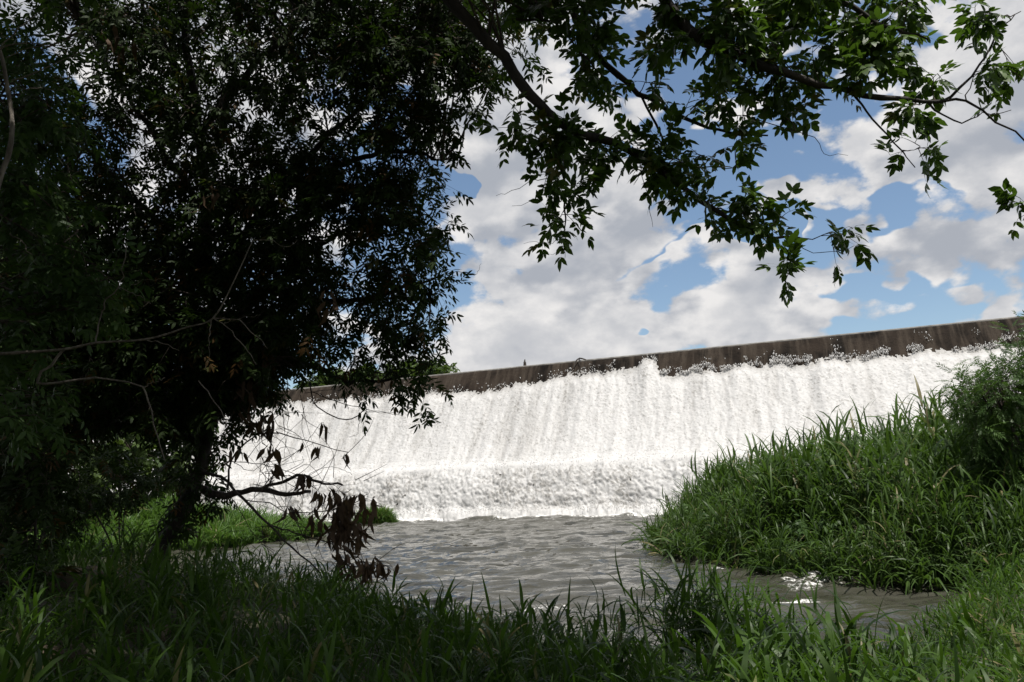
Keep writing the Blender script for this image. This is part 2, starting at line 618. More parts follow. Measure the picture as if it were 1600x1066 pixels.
def region_centres(regs, thin=None, up=0):
    """(cx, cy, rx, ry, Y0, Y1, n): n cluster centres spread through a region of the crown"""
    out_ = []
    for cx, cy, rx, ry, Y0, Y1, n in regs:
        if thin:
            n = max(1, int(round(n * thin(cx, cy))))
        r_ = np.sqrt(rng.random(n))
        a = rng.random(n) * 2 * math.pi
        for i in range(n):
            out_.append(W(cx + rx * r_[i] * math.cos(a[i]), cy - up + ry * r_[i] * math.sin(a[i]), rng.uniform(Y0, Y1)))
    return np.array(out_)


def crown_parts(parent, base, C, limbs, mat, sprays, scale=1.0, singles=0, owners=None, branches='branches', **kw):
    (B, BR), (TW, TR), (P, X, Z) = foliage(C, limbs, **kw)
    base = np.asarray(base)
    V1, q1 = tubes(B - base, BR, 5)
    V2, q2 = tubes(TW - base, TR, 3)
    tw = link('twigs', mesh_from('twigs', np.concatenate([V1, V2]), None, np.concatenate([q1, q2 + len(V1)]), M['bark_twig']), parent)
    tw['kind'] = 'stuff'
    N = len(P)
    sc = scale * rng.uniform(0.75, 1.2, N)
    Mx = frames(X, Z) * sc[:, None, None]
    single = np.zeros(N, bool)
    if singles:
        # the sprays that stand out: in view and nearest to the camera
        rel = P - EYEP
        dep = rel @ FW
        px = 800 + F_PX * (rel @ RT) / dep
        py = 533 - F_PX * (rel @ UP) / dep
        ok = np.where((px > 20) & (px < 1580) & (py > 10) & (py < 1000))[0]
        order = ok[np.argsort(dep[ok] + rng.uniform(0, 1.2, len(ok)))][:singles]
        single[order] = True
        mes = []
        for j, (tv, tf) in enumerate(sprays):
            mes.append(mesh_from('leaf_spray', tv, tf, None, mat, {'var': np.full(len(tv), (j + 0.5) / len(sprays) * 0.9)}))
        for i in order:
            own = min(owners, key=lambda q: np.linalg.norm(q[0] - P[i], axis=1).min())[1] if owners else parent
            o = link('leaf_spray', mes[rng.integers(0, len(mes))], own)
            m_ = Matrix(Mx[i].tolist()).to_4x4()
            m_.translation = Vector(P[i] - base)
            o.matrix_local = m_
    acc = Acc()
    which = rng.integers(0, len(sprays), N)
    for j, (tv, tf) in enumerate(sprays):
        s = (which == j) & ~single
        if s.any():
            acc.add(*scatter(tv, tf, P[s], Mx[s]))
    cr = link('crown', acc.mesh('crown', mat, base), parent)
    cr['kind'] = 'stuff'
    return cr


# ------------------------------------------------------------------ the lie of the land
CZ = 11.2                                                     # crest level of the weir
c1, c2 = Wz(490, 605, CZ), Wz(1590, 495, CZ)
UD = norm((c2 - c1)[:2])                                      # along the crest, towards the near end
ND = np.array([UD[1], -UD[0]])                                # out of the face, downstream
C0 = c1[:2]
YE_X = [-60, -25, -14, -9, -6, -3, -1, 1, 3, 5, 6.3, 7.4, 9, 60]
YE_Y = [24, 22, 20, 18.8, 17.6, 15.0, 12.2, 10.4, 9.7, 10.2, 11.4, 13.0, 14.6, 16]
RIGHT = [(4.7, 26.5), (5.2, 22), (6.4, 18.6), (7.4, 16.6), (9.6, 15.6), (14, 14.8), (60, 13), (60, 30), (24, 33), (14, 34.5), (9, 33), (6, 30)]
LEFT = [(-10.2, 38.5), (-13, 35), (-19, 31.8), (-26, 28.5), (-60, 25), (-60, 70), (-28, 58), (-18, 50), (-12.5, 44)]
ISLET = Wz(585, 818, 0.0)


def ground(x, y):
    x, y = np.asarray(x, float), np.asarray(y, float)
    t_ = np.interp(x, YE_X, YE_Y) - y + (fbm(x * 0.6, y * 0.6, 5) - 0.5) * 0.8
    lift = 0.52 * sstep(-x, 1.2, 5)
    near = np.where(t_ > 0, 0.10 + (0.85 + lift) * sstep(t_, -1.0, 6.5), 0.10 + t_ * 0.5 + lift * 0.03)
    sr = poly_sd(x, y, RIGHT)
    right = -1.2 + 1.25 * sstep(sr, -2.2, 0.1) + 0.9 * sstep(sr, 0, 7)
    sl = poly_sd(x, y, LEFT)
    left = -1.2 + 1.25 * sstep(sl, -2.5, 0.1) + 1.7 * sstep(sl, 0, 9)
    isl = -1.2 + 1.4 * sstep(-np.hypot((x - ISLET[0]) / 1.6, y - ISLET[1]), -1.6, -0.4)
    h = np.maximum(np.maximum(near, right), np.maximum(left, isl))
    h = np.maximum(h, -1.2) + (fbm(x * 1.7, y * 1.7, 9) - 0.5) * 0.16
    off = (x - C0[0]) * ND[0] + (y - C0[1]) * ND[1]           # negative behind the crest
    h = np.where(off < -1.0, np.maximum(h, -1.2 + (CZ - 0.2) * sstep(-off, 1.0, 3.0)), h)
    return h


gx = np.concatenate([-np.geomspace(2500, 62, 22), np.arange(-60, 60.1, 0.5), np.geomspace(62, 2500, 22)])
gy = np.concatenate([-np.geomspace(1500, 6, 18), np.arange(-5, 72.1, 0.5), np.geomspace(74, 4000, 24)])
X, Y = np.meshgrid(gx, gy)
Vg = np.stack([X, Y, ground(X, Y)], -1).reshape(-1, 3)


def grid_quads(nx, ny):
    i = np.arange(nx * ny).reshape(ny, nx)
    return np.stack([i[:-1, :-1], i[:-1, 1:], i[1:, 1:], i[1:, :-1]], -1).reshape(-1, 4)


tag(link('ground', mesh_from('ground', Vg, None, grid_quads(len(gx), len(gy)), M['soil'])), kind='structure')

# ------------------------------------------------------------------ weir
PROF = np.array([(-1.6, CZ - 0.03), (-0.25, CZ), (0.0, CZ - 0.03), (0.18, CZ - 0.16), (0.5, CZ - 0.62), (0.95, CZ - 1.30), (1.6, CZ - 2.25), (2.5, CZ - 3.5),
                 (3.6, CZ - 5.0), (4.8, CZ - 6.5), (5.7, 3.75), (6.3, 3.28), (6.9, 3.12), (7.3, 3.0), (7.65, 2.75), (8.05, 2.2), (8.6, 1.2), (9.1, 0.1), (9.3, -1.3)])
U0, U1 = -48.0, 75.0


def dam_point(u, s, z):
    u, s, z = np.broadcast_arrays(np.asarray(u, float), np.asarray(s, float), np.asarray(z, float))
    return np.stack([C0[0] + UD[0] * u + ND[0] * s, C0[1] + UD[1] * u + ND[1] * s, z], -1)


wbase = np.array([C0[0], C0[1], 0.0])
weir = empty('weir', wbase)
weir.rotation_euler = (0, 0, math.atan2(UD[1], UD[0]))        # local x runs along the crest
tag(weir, 'long dark wet concrete weir across the river with white water pouring down its face', 'weir')
weir_rot = np.array([[UD[0], -UD[1]], [UD[1], UD[0]]])


def weir_part(name, prof, du, mat, rough=0.03, seed=3):
    seg = np.linalg.norm(np.diff(prof, axis=0), axis=1)
    arc = np.concatenate([[0], np.cumsum(seg)])
    vv = np.unique(np.concatenate([arc, np.arange(0, arc[-1], 0.22)]))
    s, z = np.interp(vv, arc, prof[:, 0]), np.interp(vv, arc, prof[:, 1])
    uu = np.arange(U0, U1, du)
    UU, SS = np.meshgrid(uu, s)
    _, ZZ = np.meshgrid(uu, z)
    VV = np.meshgrid(uu, vv)[1]
    bump = (fbm(UU * 0.9, VV * 0.9, seed, 4) - 0.5) * rough * 4
    Vl = np.stack([UU, -(SS + bump), ZZ + bump * 0.15], -1).reshape(-1, 3)
    return link(name, mesh_from(name, Vl, None, grid_quads(len(uu), len(s)), mat), weir)


weir_part('spillway_face', PROF[2:14], 0.4, M['wet_concrete'], 0.022)
weir_part('stilling_step', PROF[13:], 0.4, M['wet_concrete'], 0.02, 5)
weir_part('crest_cap', np.array([(-1.7, CZ - 1.2), (-1.6, CZ + 0.02), (-0.2, CZ + 0.05), (0.03, CZ + 0.02), (0.1, CZ - 0.10), (0.02, CZ - 0.2)]), 0.4, M['dry_concrete'], 0.006, 7)

# ------------------------------------------------------------------ falling water
prof = PROF[2:]
seg = np.linalg.norm(np.diff(prof, axis=0), axis=1)
arc = np.concatenate([[0], np.cumsum(seg)])


def u_at(px, py):                                             # crest coordinate under a picture column
    p_ = Wz(px, py, CZ)
    return (p_[0] - C0[0]) * UD[0] + (p_[1] - C0[1]) * UD[1]


ucol = {px: u_at(px, 605 - (px - 490) * 0.1) for px in (200, 300, 490, 600, 700, 780, 850, 880, 940, 1000, 1010, 1022, 1035, 1060, 1150, 1300, 1450, 1590, 1700)}
drop_px = [200, 300, 490, 600, 700, 780, 850, 880, 940, 1000, 1010, 1022, 1035, 1060, 1150, 1300, 1450, 1590, 1700]
drop_v = [1.8, 1.8, 1.8, 1.9, 1.9, 2.2, 2.0, 1.55, 1.5, 1.5, 0.8, 0.8, 2.2, 2.3, 2.2, 2.3, 2.45, 2.5, 2.4]
uw = np.arange(ucol[200] - 8, min(ucol[1700] + 4, U1 - 0.5), 0.072)
vw = np.arange(0.35, arc[-1] - 0.9, 0.072)
UU, VV = np.meshgrid(uw, vw)
S0, Z0 = np.interp(vw, arc, prof[:, 0]), np.interp(vw, arc, prof[:, 1])
ts, tz = np.gradient(S0), np.gradient(Z0)
tl = np.hypot(ts, tz)
ns, nz = (-tz / tl)[:, None], (ts / tl)[:, None]
v_step = float(np.interp(7.3, prof[:, 0], arc))
rel_step = VV - v_step
ureal = np.array([ucol[k] for k in drop_px])
top = np.interp(uw, ureal, drop_v)
top = top + (fbm(uw * 0.9, uw * 0, 21, 4) - 0.5) * 0.9 + (vnoise(uw * 3.1, uw * 0, 23) - 0.5) * 0.30
below = VV - top[None, :]                                     # distance under the edge of the white water
skew = UU + 0.0 * VV
streak = fbm(skew * 1.0 + 0.5 * fbm(skew * 0.4, VV * 0.3, 35, 2), VV * 0.14, 31, 5, 0.6)
mid = fbm(skew * 2.3, VV * 0.9, 41, 4, 0.6)
fine = fbm(skew * 7.5, VV * 5.5, 51, 2, 0.8)
grain = rng.random(UU.shape)
grow = sstep(below, 0.0, 1.2)
broad = fbm(skew * 0.55, VV * 0.05, 33, 3)
disp = 0.06 + grow * (0.14 + 0.24 * (streak - 0.35) + 0.65 * (broad - 0.4)) + (0.05 + 0.06 * grow) * (mid - 0.4) + 0.045 * (fine - 0.4) + 0.030 * (grain - 0.5)
stepz = sstep(rel_step, -1.9, -0.2) * sstep(-rel_step, -0.5, 0.1)
disp = disp * (1 - 0.55 * stepz) + 0.30 * stepz               # boils up smooth and full on the step
lower = sstep(rel_step, -0.1, 0.7)
lump = fbm(skew * 0.85, VV * 0.7, 61, 3)
disp = disp + lower * (0.42 * (lump - 0.35) + 0.14 * (fine - 0.5))
jet = np.exp(-((UU - ucol[1010]) / 0.55) ** 2) * sstep(-below, -3.5, 0.5)
disp = np.maximum(disp, 0.03) + 0.22 * jet
# foot: spreads into the pool
foot = sstep(VV, vw[-1] - 1.1, vw[-1])
disp = disp + 0.55 * foot * (0.4 + fbm(skew * 1.5, VV, 71, 3))
Vf = dam_point(UU, S0[:, None] + ns * disp, Z0[:, None] + nz * disp)
keepv = (below > (grain - 0.5) * 0.5) | ((below > -0.35) & (fine > 0.66 - 0.4 * below))
hole = np.zeros(UU.shape, bool)
speck = fbm(skew * 4.6, VV * 3.4, 81, 2, 0.6)
dark = (grain > 0.97 - 0.20 * sstep(speck, 0.40, 0.85)) & (stepz < 0.5) & (lower < 0.5)
patch = fbm(skew * 0.55, VV * 0.30, 91, 3)
dark |= (lower > 0.5) & (rel_step < 3.4) & (0.62 * fbm(skew * 3.9, VV * 3.0, 95, 3, 0.65) + 0.38 * grain > 0.70 - 0.45 * (patch - 0.42)) & (foot < 0.45)
hole |= dark & (lower > 0.5) & (rng.random(UU.shape) < 0.05)
rill = np.abs(UU - (ucol[1022] - 0.35 - 0.10 * (VV - 1.0)) + (vnoise(VV * 1.5, VV * 0, 97) - 0.5) * 0.35)
dark |= (rill < 0.22) & (VV > 0.9) & (VV < 8) & (grain > 0.62 + 0.05 * (VV - 0.9))
for pxx, v0, v1 in ((705, 3.2, 5.0), (655, 5.2, 7.2), (930, 2.0, 4.2), (760, 1.6, 3.4)):
    rr = np.abs(UU - (u_at(pxx, 580) - 0.06 * (VV - v0)) + (vnoise(VV * 1.7, VV * 0, pxx) - 0.5) * 0.3)
    dark |= (rr < 0.10) & (VV > v0) & (VV < v1) & (grain > 0.55)
keepv &= ~hole
thin = np.clip(0.55 * (1 - sstep(below, -0.2, 1.1)) * (0.5 + fine), 0, 0.5) + 0.35 * lower * (1 - foot) * sstep(patch, 0.42, 0.62) * sstep(fine, 0.40, 0.62)
thin = thin + 0.30 * (1 - sstep(streak, 0.32, 0.50)) * grow * (1 - lower) * (1 - stepz) * (0.4 + fine)
thin = np.clip(thin + dark * rng.uniform(0.25, 0.85, UU.shape), 0, 1)
qs = grid_quads(len(uw), len(vw))
kq = keepv.ravel()[qs].sum(1) >= 3
qs = qs[kq]
used = np.unique(qs)
remap = np.full(UU.size, -1)
remap[used] = np.arange(len(used))
fall = link('waterfall', mesh_from('waterfall', Vf.reshape(-1, 3)[used], None, remap[qs], M['white_water'], {'thin': thin.ravel()[used]}))
tag(fall, 'wide sheet of white water falling over the dark weir', kind='structure')

# drops thrown clear of the face along its upper edge
OCT = np.array([(1, 0, 0), (-1, 0, 0), (0, 1, 0), (0, -1, 0), (0, 0, 1), (0, 0, -1)], float)
OCTF = np.array([(0, 2, 4), (2, 1, 4), (1, 3, 4), (3, 0, 4), (2, 0, 5), (1, 2, 5), (3, 1, 5), (0, 3, 5)])
nd = 7000
ud = np.concatenate([rng.uniform(ucol[1022], ucol[1700], nd), rng.uniform(ucol[490], ucol[1022], 1500)])
up_ = np.abs(rng.normal(0, 0.42, len(ud)))
up_[:nd] = np.abs(rng.normal(0, 0.45, nd)) * (0.75 + 0.6 * sstep(ud[:nd], ucol[1060], ucol[1450]))
vd = np.interp(ud, uw, top) + 0.15 - up_
okd = (vd > 0.30) & (fbm(ud * 1.1, vd * 1.6, 171, 3) > 0.47 + 0.10 * rng.random(len(ud)) + 0.10 * (up_ > 0.6))
ud, vd, up_ = ud[okd], vd[okd], up_[okd]
sd_, zd = np.interp(vd, arc, prof[:, 0]), np.interp(vd, arc, prof[:, 1])
hd = 0.05 + rng.random(len(ud)) * 0.25
pd = dam_point(ud, sd_ + hd * 0.8, zd + hd * 0.6)
rd = rng.uniform(0.012, 0.045, len(ud)) * (1 + 0.7 * (rng.random(len(ud)) > 0.9))
nf_ = 5000                                                    # froth thrown up where the water lands
uf = rng.uniform(ucol[490] - 6, ucol[1300], nf_)
vf = np.where(rng.random(nf_) < 0.6, arc[-1] - 1.35 - np.abs(rng.normal(0, 0.35, nf_)), v_step - rng.normal(0.3, 0.6, nf_))
sf, zf = np.interp(vf, arc, prof[:, 0]), np.interp(vf, arc, prof[:, 1])
hf = rng.uniform(0.35, 0.9, nf_)
pd = np.concatenate([pd, dam_point(uf, sf + hf * 0.8, np.maximum(zf + hf * 0.5, 0.05))])
rd = np.concatenate([rd, rng.uniform(0.012, 0.035, nf_)])
md = np.eye(3)[None] * rd[:, None, None]
md[:, 2, 2] *= rng.uniform(0.8, 2.0, len(rd))
Vd, Td, Ad = scatter(OCT, OCTF, pd, md)
spr = link('spray', mesh_from('spray', Vd, Td, None, M['white_water'], {'thin': np.zeros(len(Vd))}))
tag(spr, 'white drops of spray flying off the top edge of the falling water', kind='stuff')

# ------------------------------------------------------------------ river
rx = np.concatenate([np.arange(-60, -16, 0.6), np.arange(-16, 16, 0.11), np.arange(16, 60, 0.6)])
ry = [8.0]
while ry[-1] < 72:
    ry.append(ry[-1] + 0.05 + 0.0035 * ry[-1])
ry = np.array(ry)
X, Y = np.meshgrid(rx, ry)
off = (X - C0[0]) * ND[0] + (Y - C0[1]) * ND[1]               # metres downstream of the crest
foot_d = off - 9.1
amp = 0.15 + 0.16 * np.exp(-np.maximum(foot_d, 0) / 5)
wx = X + 0.5 * (fbm(X * 0.3, Y * 0.3, 101) - 0.5) * 4
H = amp * ((fbm(wx * 0.42, Y * 0.95, 103, 3) - 0.5) * 1.5 + (fbm(wx * 1.3, Y * 2.7, 107, 3) - 0.5) * 1.0)
rap = Wz(1265, 912, 0.0)
rap2 = Wz(1350, 905, 0.0)
hump = Wz(880, 948, 0.0)
g1 = np.exp(-(((X - rap[0]) / 1.0) ** 2 + ((Y - rap[1]) / 0.7) ** 2)) + 0.8 * np.exp(-(((X - rap2[0]) / 0.9) ** 2 + ((Y - rap2[1]) / 0.5) ** 2))
g2 = np.exp(-(((X - hump[0]) / 1.1) ** 2 + ((Y - hump[1]) / 0.28) ** 2))
H = H + 0.15 * (fbm(wx * 1.7, Y * 3.6, 109, 2, 0.6) - 0.5) + g1 * (0.10 + 0.30 * (fbm(X * 4, Y * 4, 111, 3) - 0.5)) + g2 * 0.14
H = H + 0.35 * np.exp(-(foot_d / 0.9) ** 2) * fbm(X * 1.6, Y * 1.6, 113, 3)
foam = 0.95 * np.exp(-np.maximum(foot_d, -0.5) / 1.9) * (0.45 + fbm(X * 0.8, Y * 0.8, 117, 3))
foam = np.maximum(foam, np.clip(g1 * 1.3 * fbm(X * 3, Y * 3, 119, 3), 0, 0.45))
for qx, qy, w_, a_ in ((1225, 945, 1.3, 0.62), (1130, 890, 1.0, 0.52), (1180, 938, 0.8, 0.55), (840, 952, 1.2, 0.50), (1080, 935, 1.2, 0.45)):
    c_ = Wz(qx, qy, 0.0)
    foam = np.maximum(foam, a_ * np.exp(-(((X - c_[0]) / w_) ** 2 + ((Y - c_[1]) / 0.22) ** 2)))
ridge = fbm(wx * 0.5, Y * 1.3, 121, 4)
foam = np.maximum(foam, 0.36 * sstep(ridge, 0.60, 0.78) * np.exp(-np.maximum(foot_d, 0) / 25))
Vr = np.stack([X, Y, H], -1)
qs = grid_quads(len(rx), len(ry))
gnd = ground(X, Y)
wet = ((gnd < 0.35) & (off > 6.5)).ravel()
qs = qs[wet[qs].any(1)]
used = np.unique(qs)
remap = np.full(X.size, -1)
remap[used] = np.arange(len(used))
riv = link('river', mesh_from('river', Vr.reshape(-1, 3)[used], None, remap[qs], M['river_water'], {'foam': foam.ravel()[used]}))
tag(riv, 'rippled grey brown river below the weir', kind='structure')


# ------------------------------------------------------------------ grasses
def blade(L, w, bend, segs=5, lean=0.2, x0=(0, 0, 0), az=0.0, twist=0.3, fold=0.0):
    """a strip leaf that rises, arches over and tapers to a point"""
    s = np.linspace(0, 1, segs + 1)
    th = lean + bend * s ** 1.4
    dx, dz = np.sin(th), np.cos(th)
    h = np.concatenate([[0], np.cumsum((dx[:-1] + dx[1:]) / 2)]) * L / segs
    z = np.concatenate([[0], np.cumsum((dz[:-1] + dz[1:]) / 2)]) * L / segs
    wd = w * np.minimum(1, 0.45 + 2.2 * s) * (1 - s ** 2.2) * 0.5
    tw = twist * s
    a = np.stack([h, wd * np.cos(tw), z + wd * np.sin(tw)], -1)
    b_ = np.stack([h, -wd * np.cos(tw), z - wd * np.sin(tw)], -1)
    V = np.empty((2 * segs + 1, 3))
    V[0:2 * segs:2], V[1:2 * segs:2], V[-1] = a[:-1], b_[:-1], (a[-1] + b_[-1]) / 2
    T = []
    for i in range(segs - 1):
        k = 2 * i
        T += [(k, k + 1, k + 3), (k, k + 3, k + 2)]
    T.append((2 * segs - 2, 2 * segs - 1, 2 * segs))
    ca, sa = math.cos(az), math.sin(az)
    Rz = np.array([[ca, -sa, 0], [sa, ca, 0], [0, 0, 1]])
    return V @ Rz.T + np.asarray(x0), np.array(T)


def join(parts):
    V, T, n = [], [], 0
    for v, t_ in parts:
        V.append(v)
        T.append(t_ + n)
        n += len(v)
    return np.concatenate(V), np.concatenate(T)


def stalk_plant(h, nleaf, leafL, leafW, seed, bend=(1.2, 2.2), lean=(0.35, 0.8), start=0.15, droopstem=0.25):
    r_ = np.random.default_rng(seed)
    saz = r_.uniform(0, 6.28)
    parts = [blade(h, 0.008 + 0.003 * h, droopstem * r_.uniform(0.3, 1.5), 4, 0.05, az=saz, twist=1.2)]
    sv = parts[0][0]
    az = r_.uniform(0, 6.28)
    for i in range(nleaf):
        s = start + (0.97 - start) * (i + r_.uniform(0, 0.6)) / nleaf
        k = min(int(s * 4), 3)
        f = s * 4 - k
        a0, a1 = sv[2 * k], sv[min(2 * k + 2, len(sv) - 1)]
        az += 2.4 + r_.normal(0, 0.5)
        sc = 0.65 + 0.5 * math.sin(math.pi * min(1, s * 0.9 + 0.1))
        top_ = s > 0.82
        parts.append(blade(leafL * sc * r_.uniform(0.7, 1.15), leafW * r_.uniform(0.75, 1.15), r_.uniform(*bend) * (0.6 if top_ else 1), 5,
                           r_.uniform(*lean) * (0.45 if top_ else 1), a0 + (a1 - a0) * f, az, r_.normal(0, 0.5)))
    return join(parts)


def zrot(n, tilt=0.15, smin=0.7, smax=1.25, sc=None):
    a = rng.random(n) * 2 * math.pi
    up = np.stack([rng.normal(0, tilt, n), rng.normal(0, tilt, n), np.ones(n)], -1)
    m_ = frames(np.stack([np.cos(a), np.sin(a), np.zeros(n)], -1), norm(up))
    m_ = np.stack([norm(np.cross(m_[:, :, 1], norm(up))), m_[:, :, 1], norm(up)], -1)
    s = rng.uniform(smin, smax, n) if sc is None else sc
    return m_ * np.asarray(s)[:, None, None]


def plant_field(name, temps, pos, mat, tilt=0.15, smin=0.7, smax=1.25, sc=None):
    acc = Acc()
    Mx = zrot(len(pos), tilt, smin, smax, sc)
    which = rng.integers(0, len(temps), len(pos))
    for j, (tv, tf) in enumerate(temps):
        s = which == j
        if s.any():
            acc.add(*scatter(tv, tf, pos[s], Mx[s], np.clip(rng.normal(0.45, 0.30, s.sum()), 0, 1)))
    return link(name, acc.mesh(name, mat))


def on_ground(x, y, dz=-0.03):
    return np.stack([x, y, ground(x, y) + dz], -1)


def in_view(x, y, margin=1.2):
    return np.abs(x) < 0.72 * y + margin


def tussock(x, y, per, sig, share=0.7):
    """draw most of the plants together into tussocks"""
    n = len(x)
    c_ = rng.integers(0, max(n // per, 1), n)
    k_ = rng.random(n) < share
    return np.where(k_, x[c_] + rng.normal(0, sig, n), x), np.where(k_, y[c_] + rng.normal(0, sig, n), y)


# foreground grass on the near bank
tn = 17000
y = 3.0 + 15.5 * rng.random(tn) ** 1.25
x = rng.uniform(-1, 1, tn) * (0.72 * y + 1.0)
x, y = tussock(x, y, 10, 0.13, 0.6)
edge = np.interp(x, YE_X, YE_Y) - y
ok = (edge > -0.35) & (rng.random(tn) < np.where(edge < 1.5, 1.0, 0.62))
bare = fbm(x * 0.7, y * 0.7, 131, 3)
ok &= ~((x < -4.5) & (bare > 0.52))                           # bare earth under the big tree
x, y = x[ok], y[ok]
T_NEAR = [stalk_plant(0.50, 6, 0.31, 0.027, 200 + i, (0.6, 2.2), (0.2, 0.8)) for i in range(14)]
T_LONG = [join([blade(0.34 * k_, 0.011, 1.3 * k2, 5, 0.15, az=k3) for k_, k2, k3 in ((1, 1, 0), (1.2, 1.5, 2.1), (0.8, 0.6, 4.0), (1.1, 1.9, 5.2))]) for _ in range(1)]
T_LONG += [join([blade(rng.uniform(0.2, 0.5), 0.010, rng.uniform(0.4, 2.2), 5, rng.uniform(0.05, 0.4), az=rng.uniform(0, 6.28)) for _ in range(5)]) for _ in range(5)]
h_here = 0.40 + 1.15 * fbm(x * 0.9, y * 0.9, 133, 3)
h_here = h_here * (1 - 0.38 * sstep(x, -1.5, 0.5) * (1 - sstep(x, 4.5, 6.5)) * (1 - sstep(np.interp(x, YE_X, YE_Y) - y, 1.0, 3.0)))
k = rng.random(len(x)) < 0.50
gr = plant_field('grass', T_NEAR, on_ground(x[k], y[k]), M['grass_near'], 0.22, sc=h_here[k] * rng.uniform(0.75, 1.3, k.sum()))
tag(gr, 'broad bladed green grass covering the near river bank', kind='stuff')
k = ~k
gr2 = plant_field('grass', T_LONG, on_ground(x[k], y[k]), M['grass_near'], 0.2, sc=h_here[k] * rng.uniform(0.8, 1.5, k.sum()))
tag(gr2, 'thin grass blades growing between the broad grass on the near bank', kind='stuff')

# tall reed grass on the far right bank
tn = 9000
x = rng.uniform(4, 26, tn)
y = rng.uniform(14, 34, tn)
x, y = tussock(x, y, 9, 0.20, 0.8)
sd2 = poly_sd(x, y, RIGHT)
ok = (sd2 > -0.25) & in_view(x, y, 3) & ((sd2 < 3.2) | (rng.random(tn) < 0.40))
x, y, sd2 = x[ok], y[ok], sd2[ok]
pxl = 800 + F_PX * x / y
hh = (0.55 + 0.45 * sstep(sd2, -0.2, 2.4)) * np.interp(pxl, [980, 1040, 1120, 1250, 1400, 1650], [0.46, 0.70, 0.84, 0.85, 0.90, 0.98])
hh *= 0.50 + 1.15 * fbm(x * 0.8, y * 0.8, 141, 3)
T_REED = [stalk_plant(2.45, 10, 1.15, 0.070, 300 + i, (0.7, 2.4), (0.12, 0.55), 0.10, 0.35) for i in range(14)]
reed = plant_field('reed_grass', T_REED, on_ground(x, y), M['grass_reed'], 0.13, sc=hh * rng.uniform(0.8, 1.18, len(x)))
tag(reed, 'tall dense reed grass on the bank across the channel', kind='stuff')
# arching fringe that hangs over the channel
tn = 3000
x = rng.uniform(4, 15, tn)
y = rng.uniform(14, 31, tn)
sd2 = poly_sd(x, y, RIGHT)
ok = (sd2 > -0.45) & (sd2 < 1.1)
x, y = x[ok], y[ok]
T_FR = [join([blade(rng.uniform(0.8, 1.5), 0.052, rng.uniform(1.6, 2.6), 6, rng.uniform(0.1, 0.6), az=rng.uniform(0, 6.28), twist=rng.normal(0, 0.5)) for _ in range(6)]) for _ in range(8)]
fr = plant_field('reed_fringe', T_FR, on_ground(x, y, 0.0), M['grass_reed'], 0.3, 0.7, 1.25)
tag(fr, 'arching grass leaves hanging over the edge of the reed bank', kind='stuff')

# broad leaved creepers climbing through the reeds
tn = 2600
x = rng.uniform(5, 16, tn)
y = rng.uniform(15, 28, tn)
sd2 = poly_sd(x, y, RIGHT)
ok = (sd2 > 0.1) & (sd2 < 4) & in_view(x, y, 0) & (fbm(x * 0.7, y * 0.7, 145, 3) > 0.56)
x, y, sd2 = x[ok], y[ok], sd2[ok]
P_ = on_ground(x, y)
P_[:, 2] += rng.uniform(0.3, 1.0, len(x)) * (1.2 + 1.2 * sstep(sd2, 0, 2.4))
acc = Acc()
acc.add(*scatter(*SPRAYS_BROAD[1], P_, frames(rng.normal(0, 1, (len(x), 3)) - np.array([0, 0.6, 0.3]), rng.normal(0, 0.4, (len(x), 3)) + np.array([0, -0.3, 1.0])) * rng.uniform(1.0, 1.7, len(x))[:, None, None]))
tag(link('creeper', acc.mesh('creeper', M['leaf_young'])), 'broad leaved creeper tangled through the tall reed grass', kind='stuff')

# sunlit grass on the far left bank
tn = 16000
x = rng.uniform(-36, -9, tn)
y = rng.uniform(27, 52, tn)
x, y = tussock(x, y, 8, 0.25, 0.8)
sd2 = poly_sd(x, y, LEFT)
ok = (sd2 > -0.3) & in_view(x, y, 2)
x, y = x[ok], y[ok]
T_BK = [join([blade(rng.uniform(0.5, 1.1), 0.05, rng.uniform(0.6, 2.2), 4, rng.uniform(0.05, 0.5), az=rng.uniform(0, 6.28)) for _ in range(7)]) for _ in range(6)]
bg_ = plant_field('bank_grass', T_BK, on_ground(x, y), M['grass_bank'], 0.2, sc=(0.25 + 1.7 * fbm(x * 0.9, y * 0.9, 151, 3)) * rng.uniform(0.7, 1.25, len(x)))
tag(bg_, 'bright green sunlit grass on the left bank below the weir', kind='stuff')

# round grass tuft standing in the water at the foot of the falls
tuft = empty('grass_tuft', (ISLET[0], ISLET[1], 0.0))
n_ = 900
a = rng.random(n_) * 6.283
r_ = np.sqrt(rng.random(n_))
x, y = ISLET[0] + 1.45 * r_ * np.cos(a), ISLET[1] + 0.8 * r_ * np.sin(a)
acc = Acc()
Mx = zrot(n_, 0.25, sc=(1.35 * np.sqrt(1 - 0.75 * r_ ** 2)) * rng.uniform(0.75, 1.05, n_))
for j, (tv, tf) in enumerate(T_BK):
    s = np.arange(n_) % len(T_BK) == j
    acc.add(*scatter(tv, tf, on_ground(x, y)[s], Mx[s]))
link('blades', acc.mesh('blades', M['grass_bank'], ISLET * np.array([1, 1, 0])), tuft)['kind'] = 'stuff'
tag(tuft, 'small round green tuft in the water at the foot of the falls', 'grass tuft')

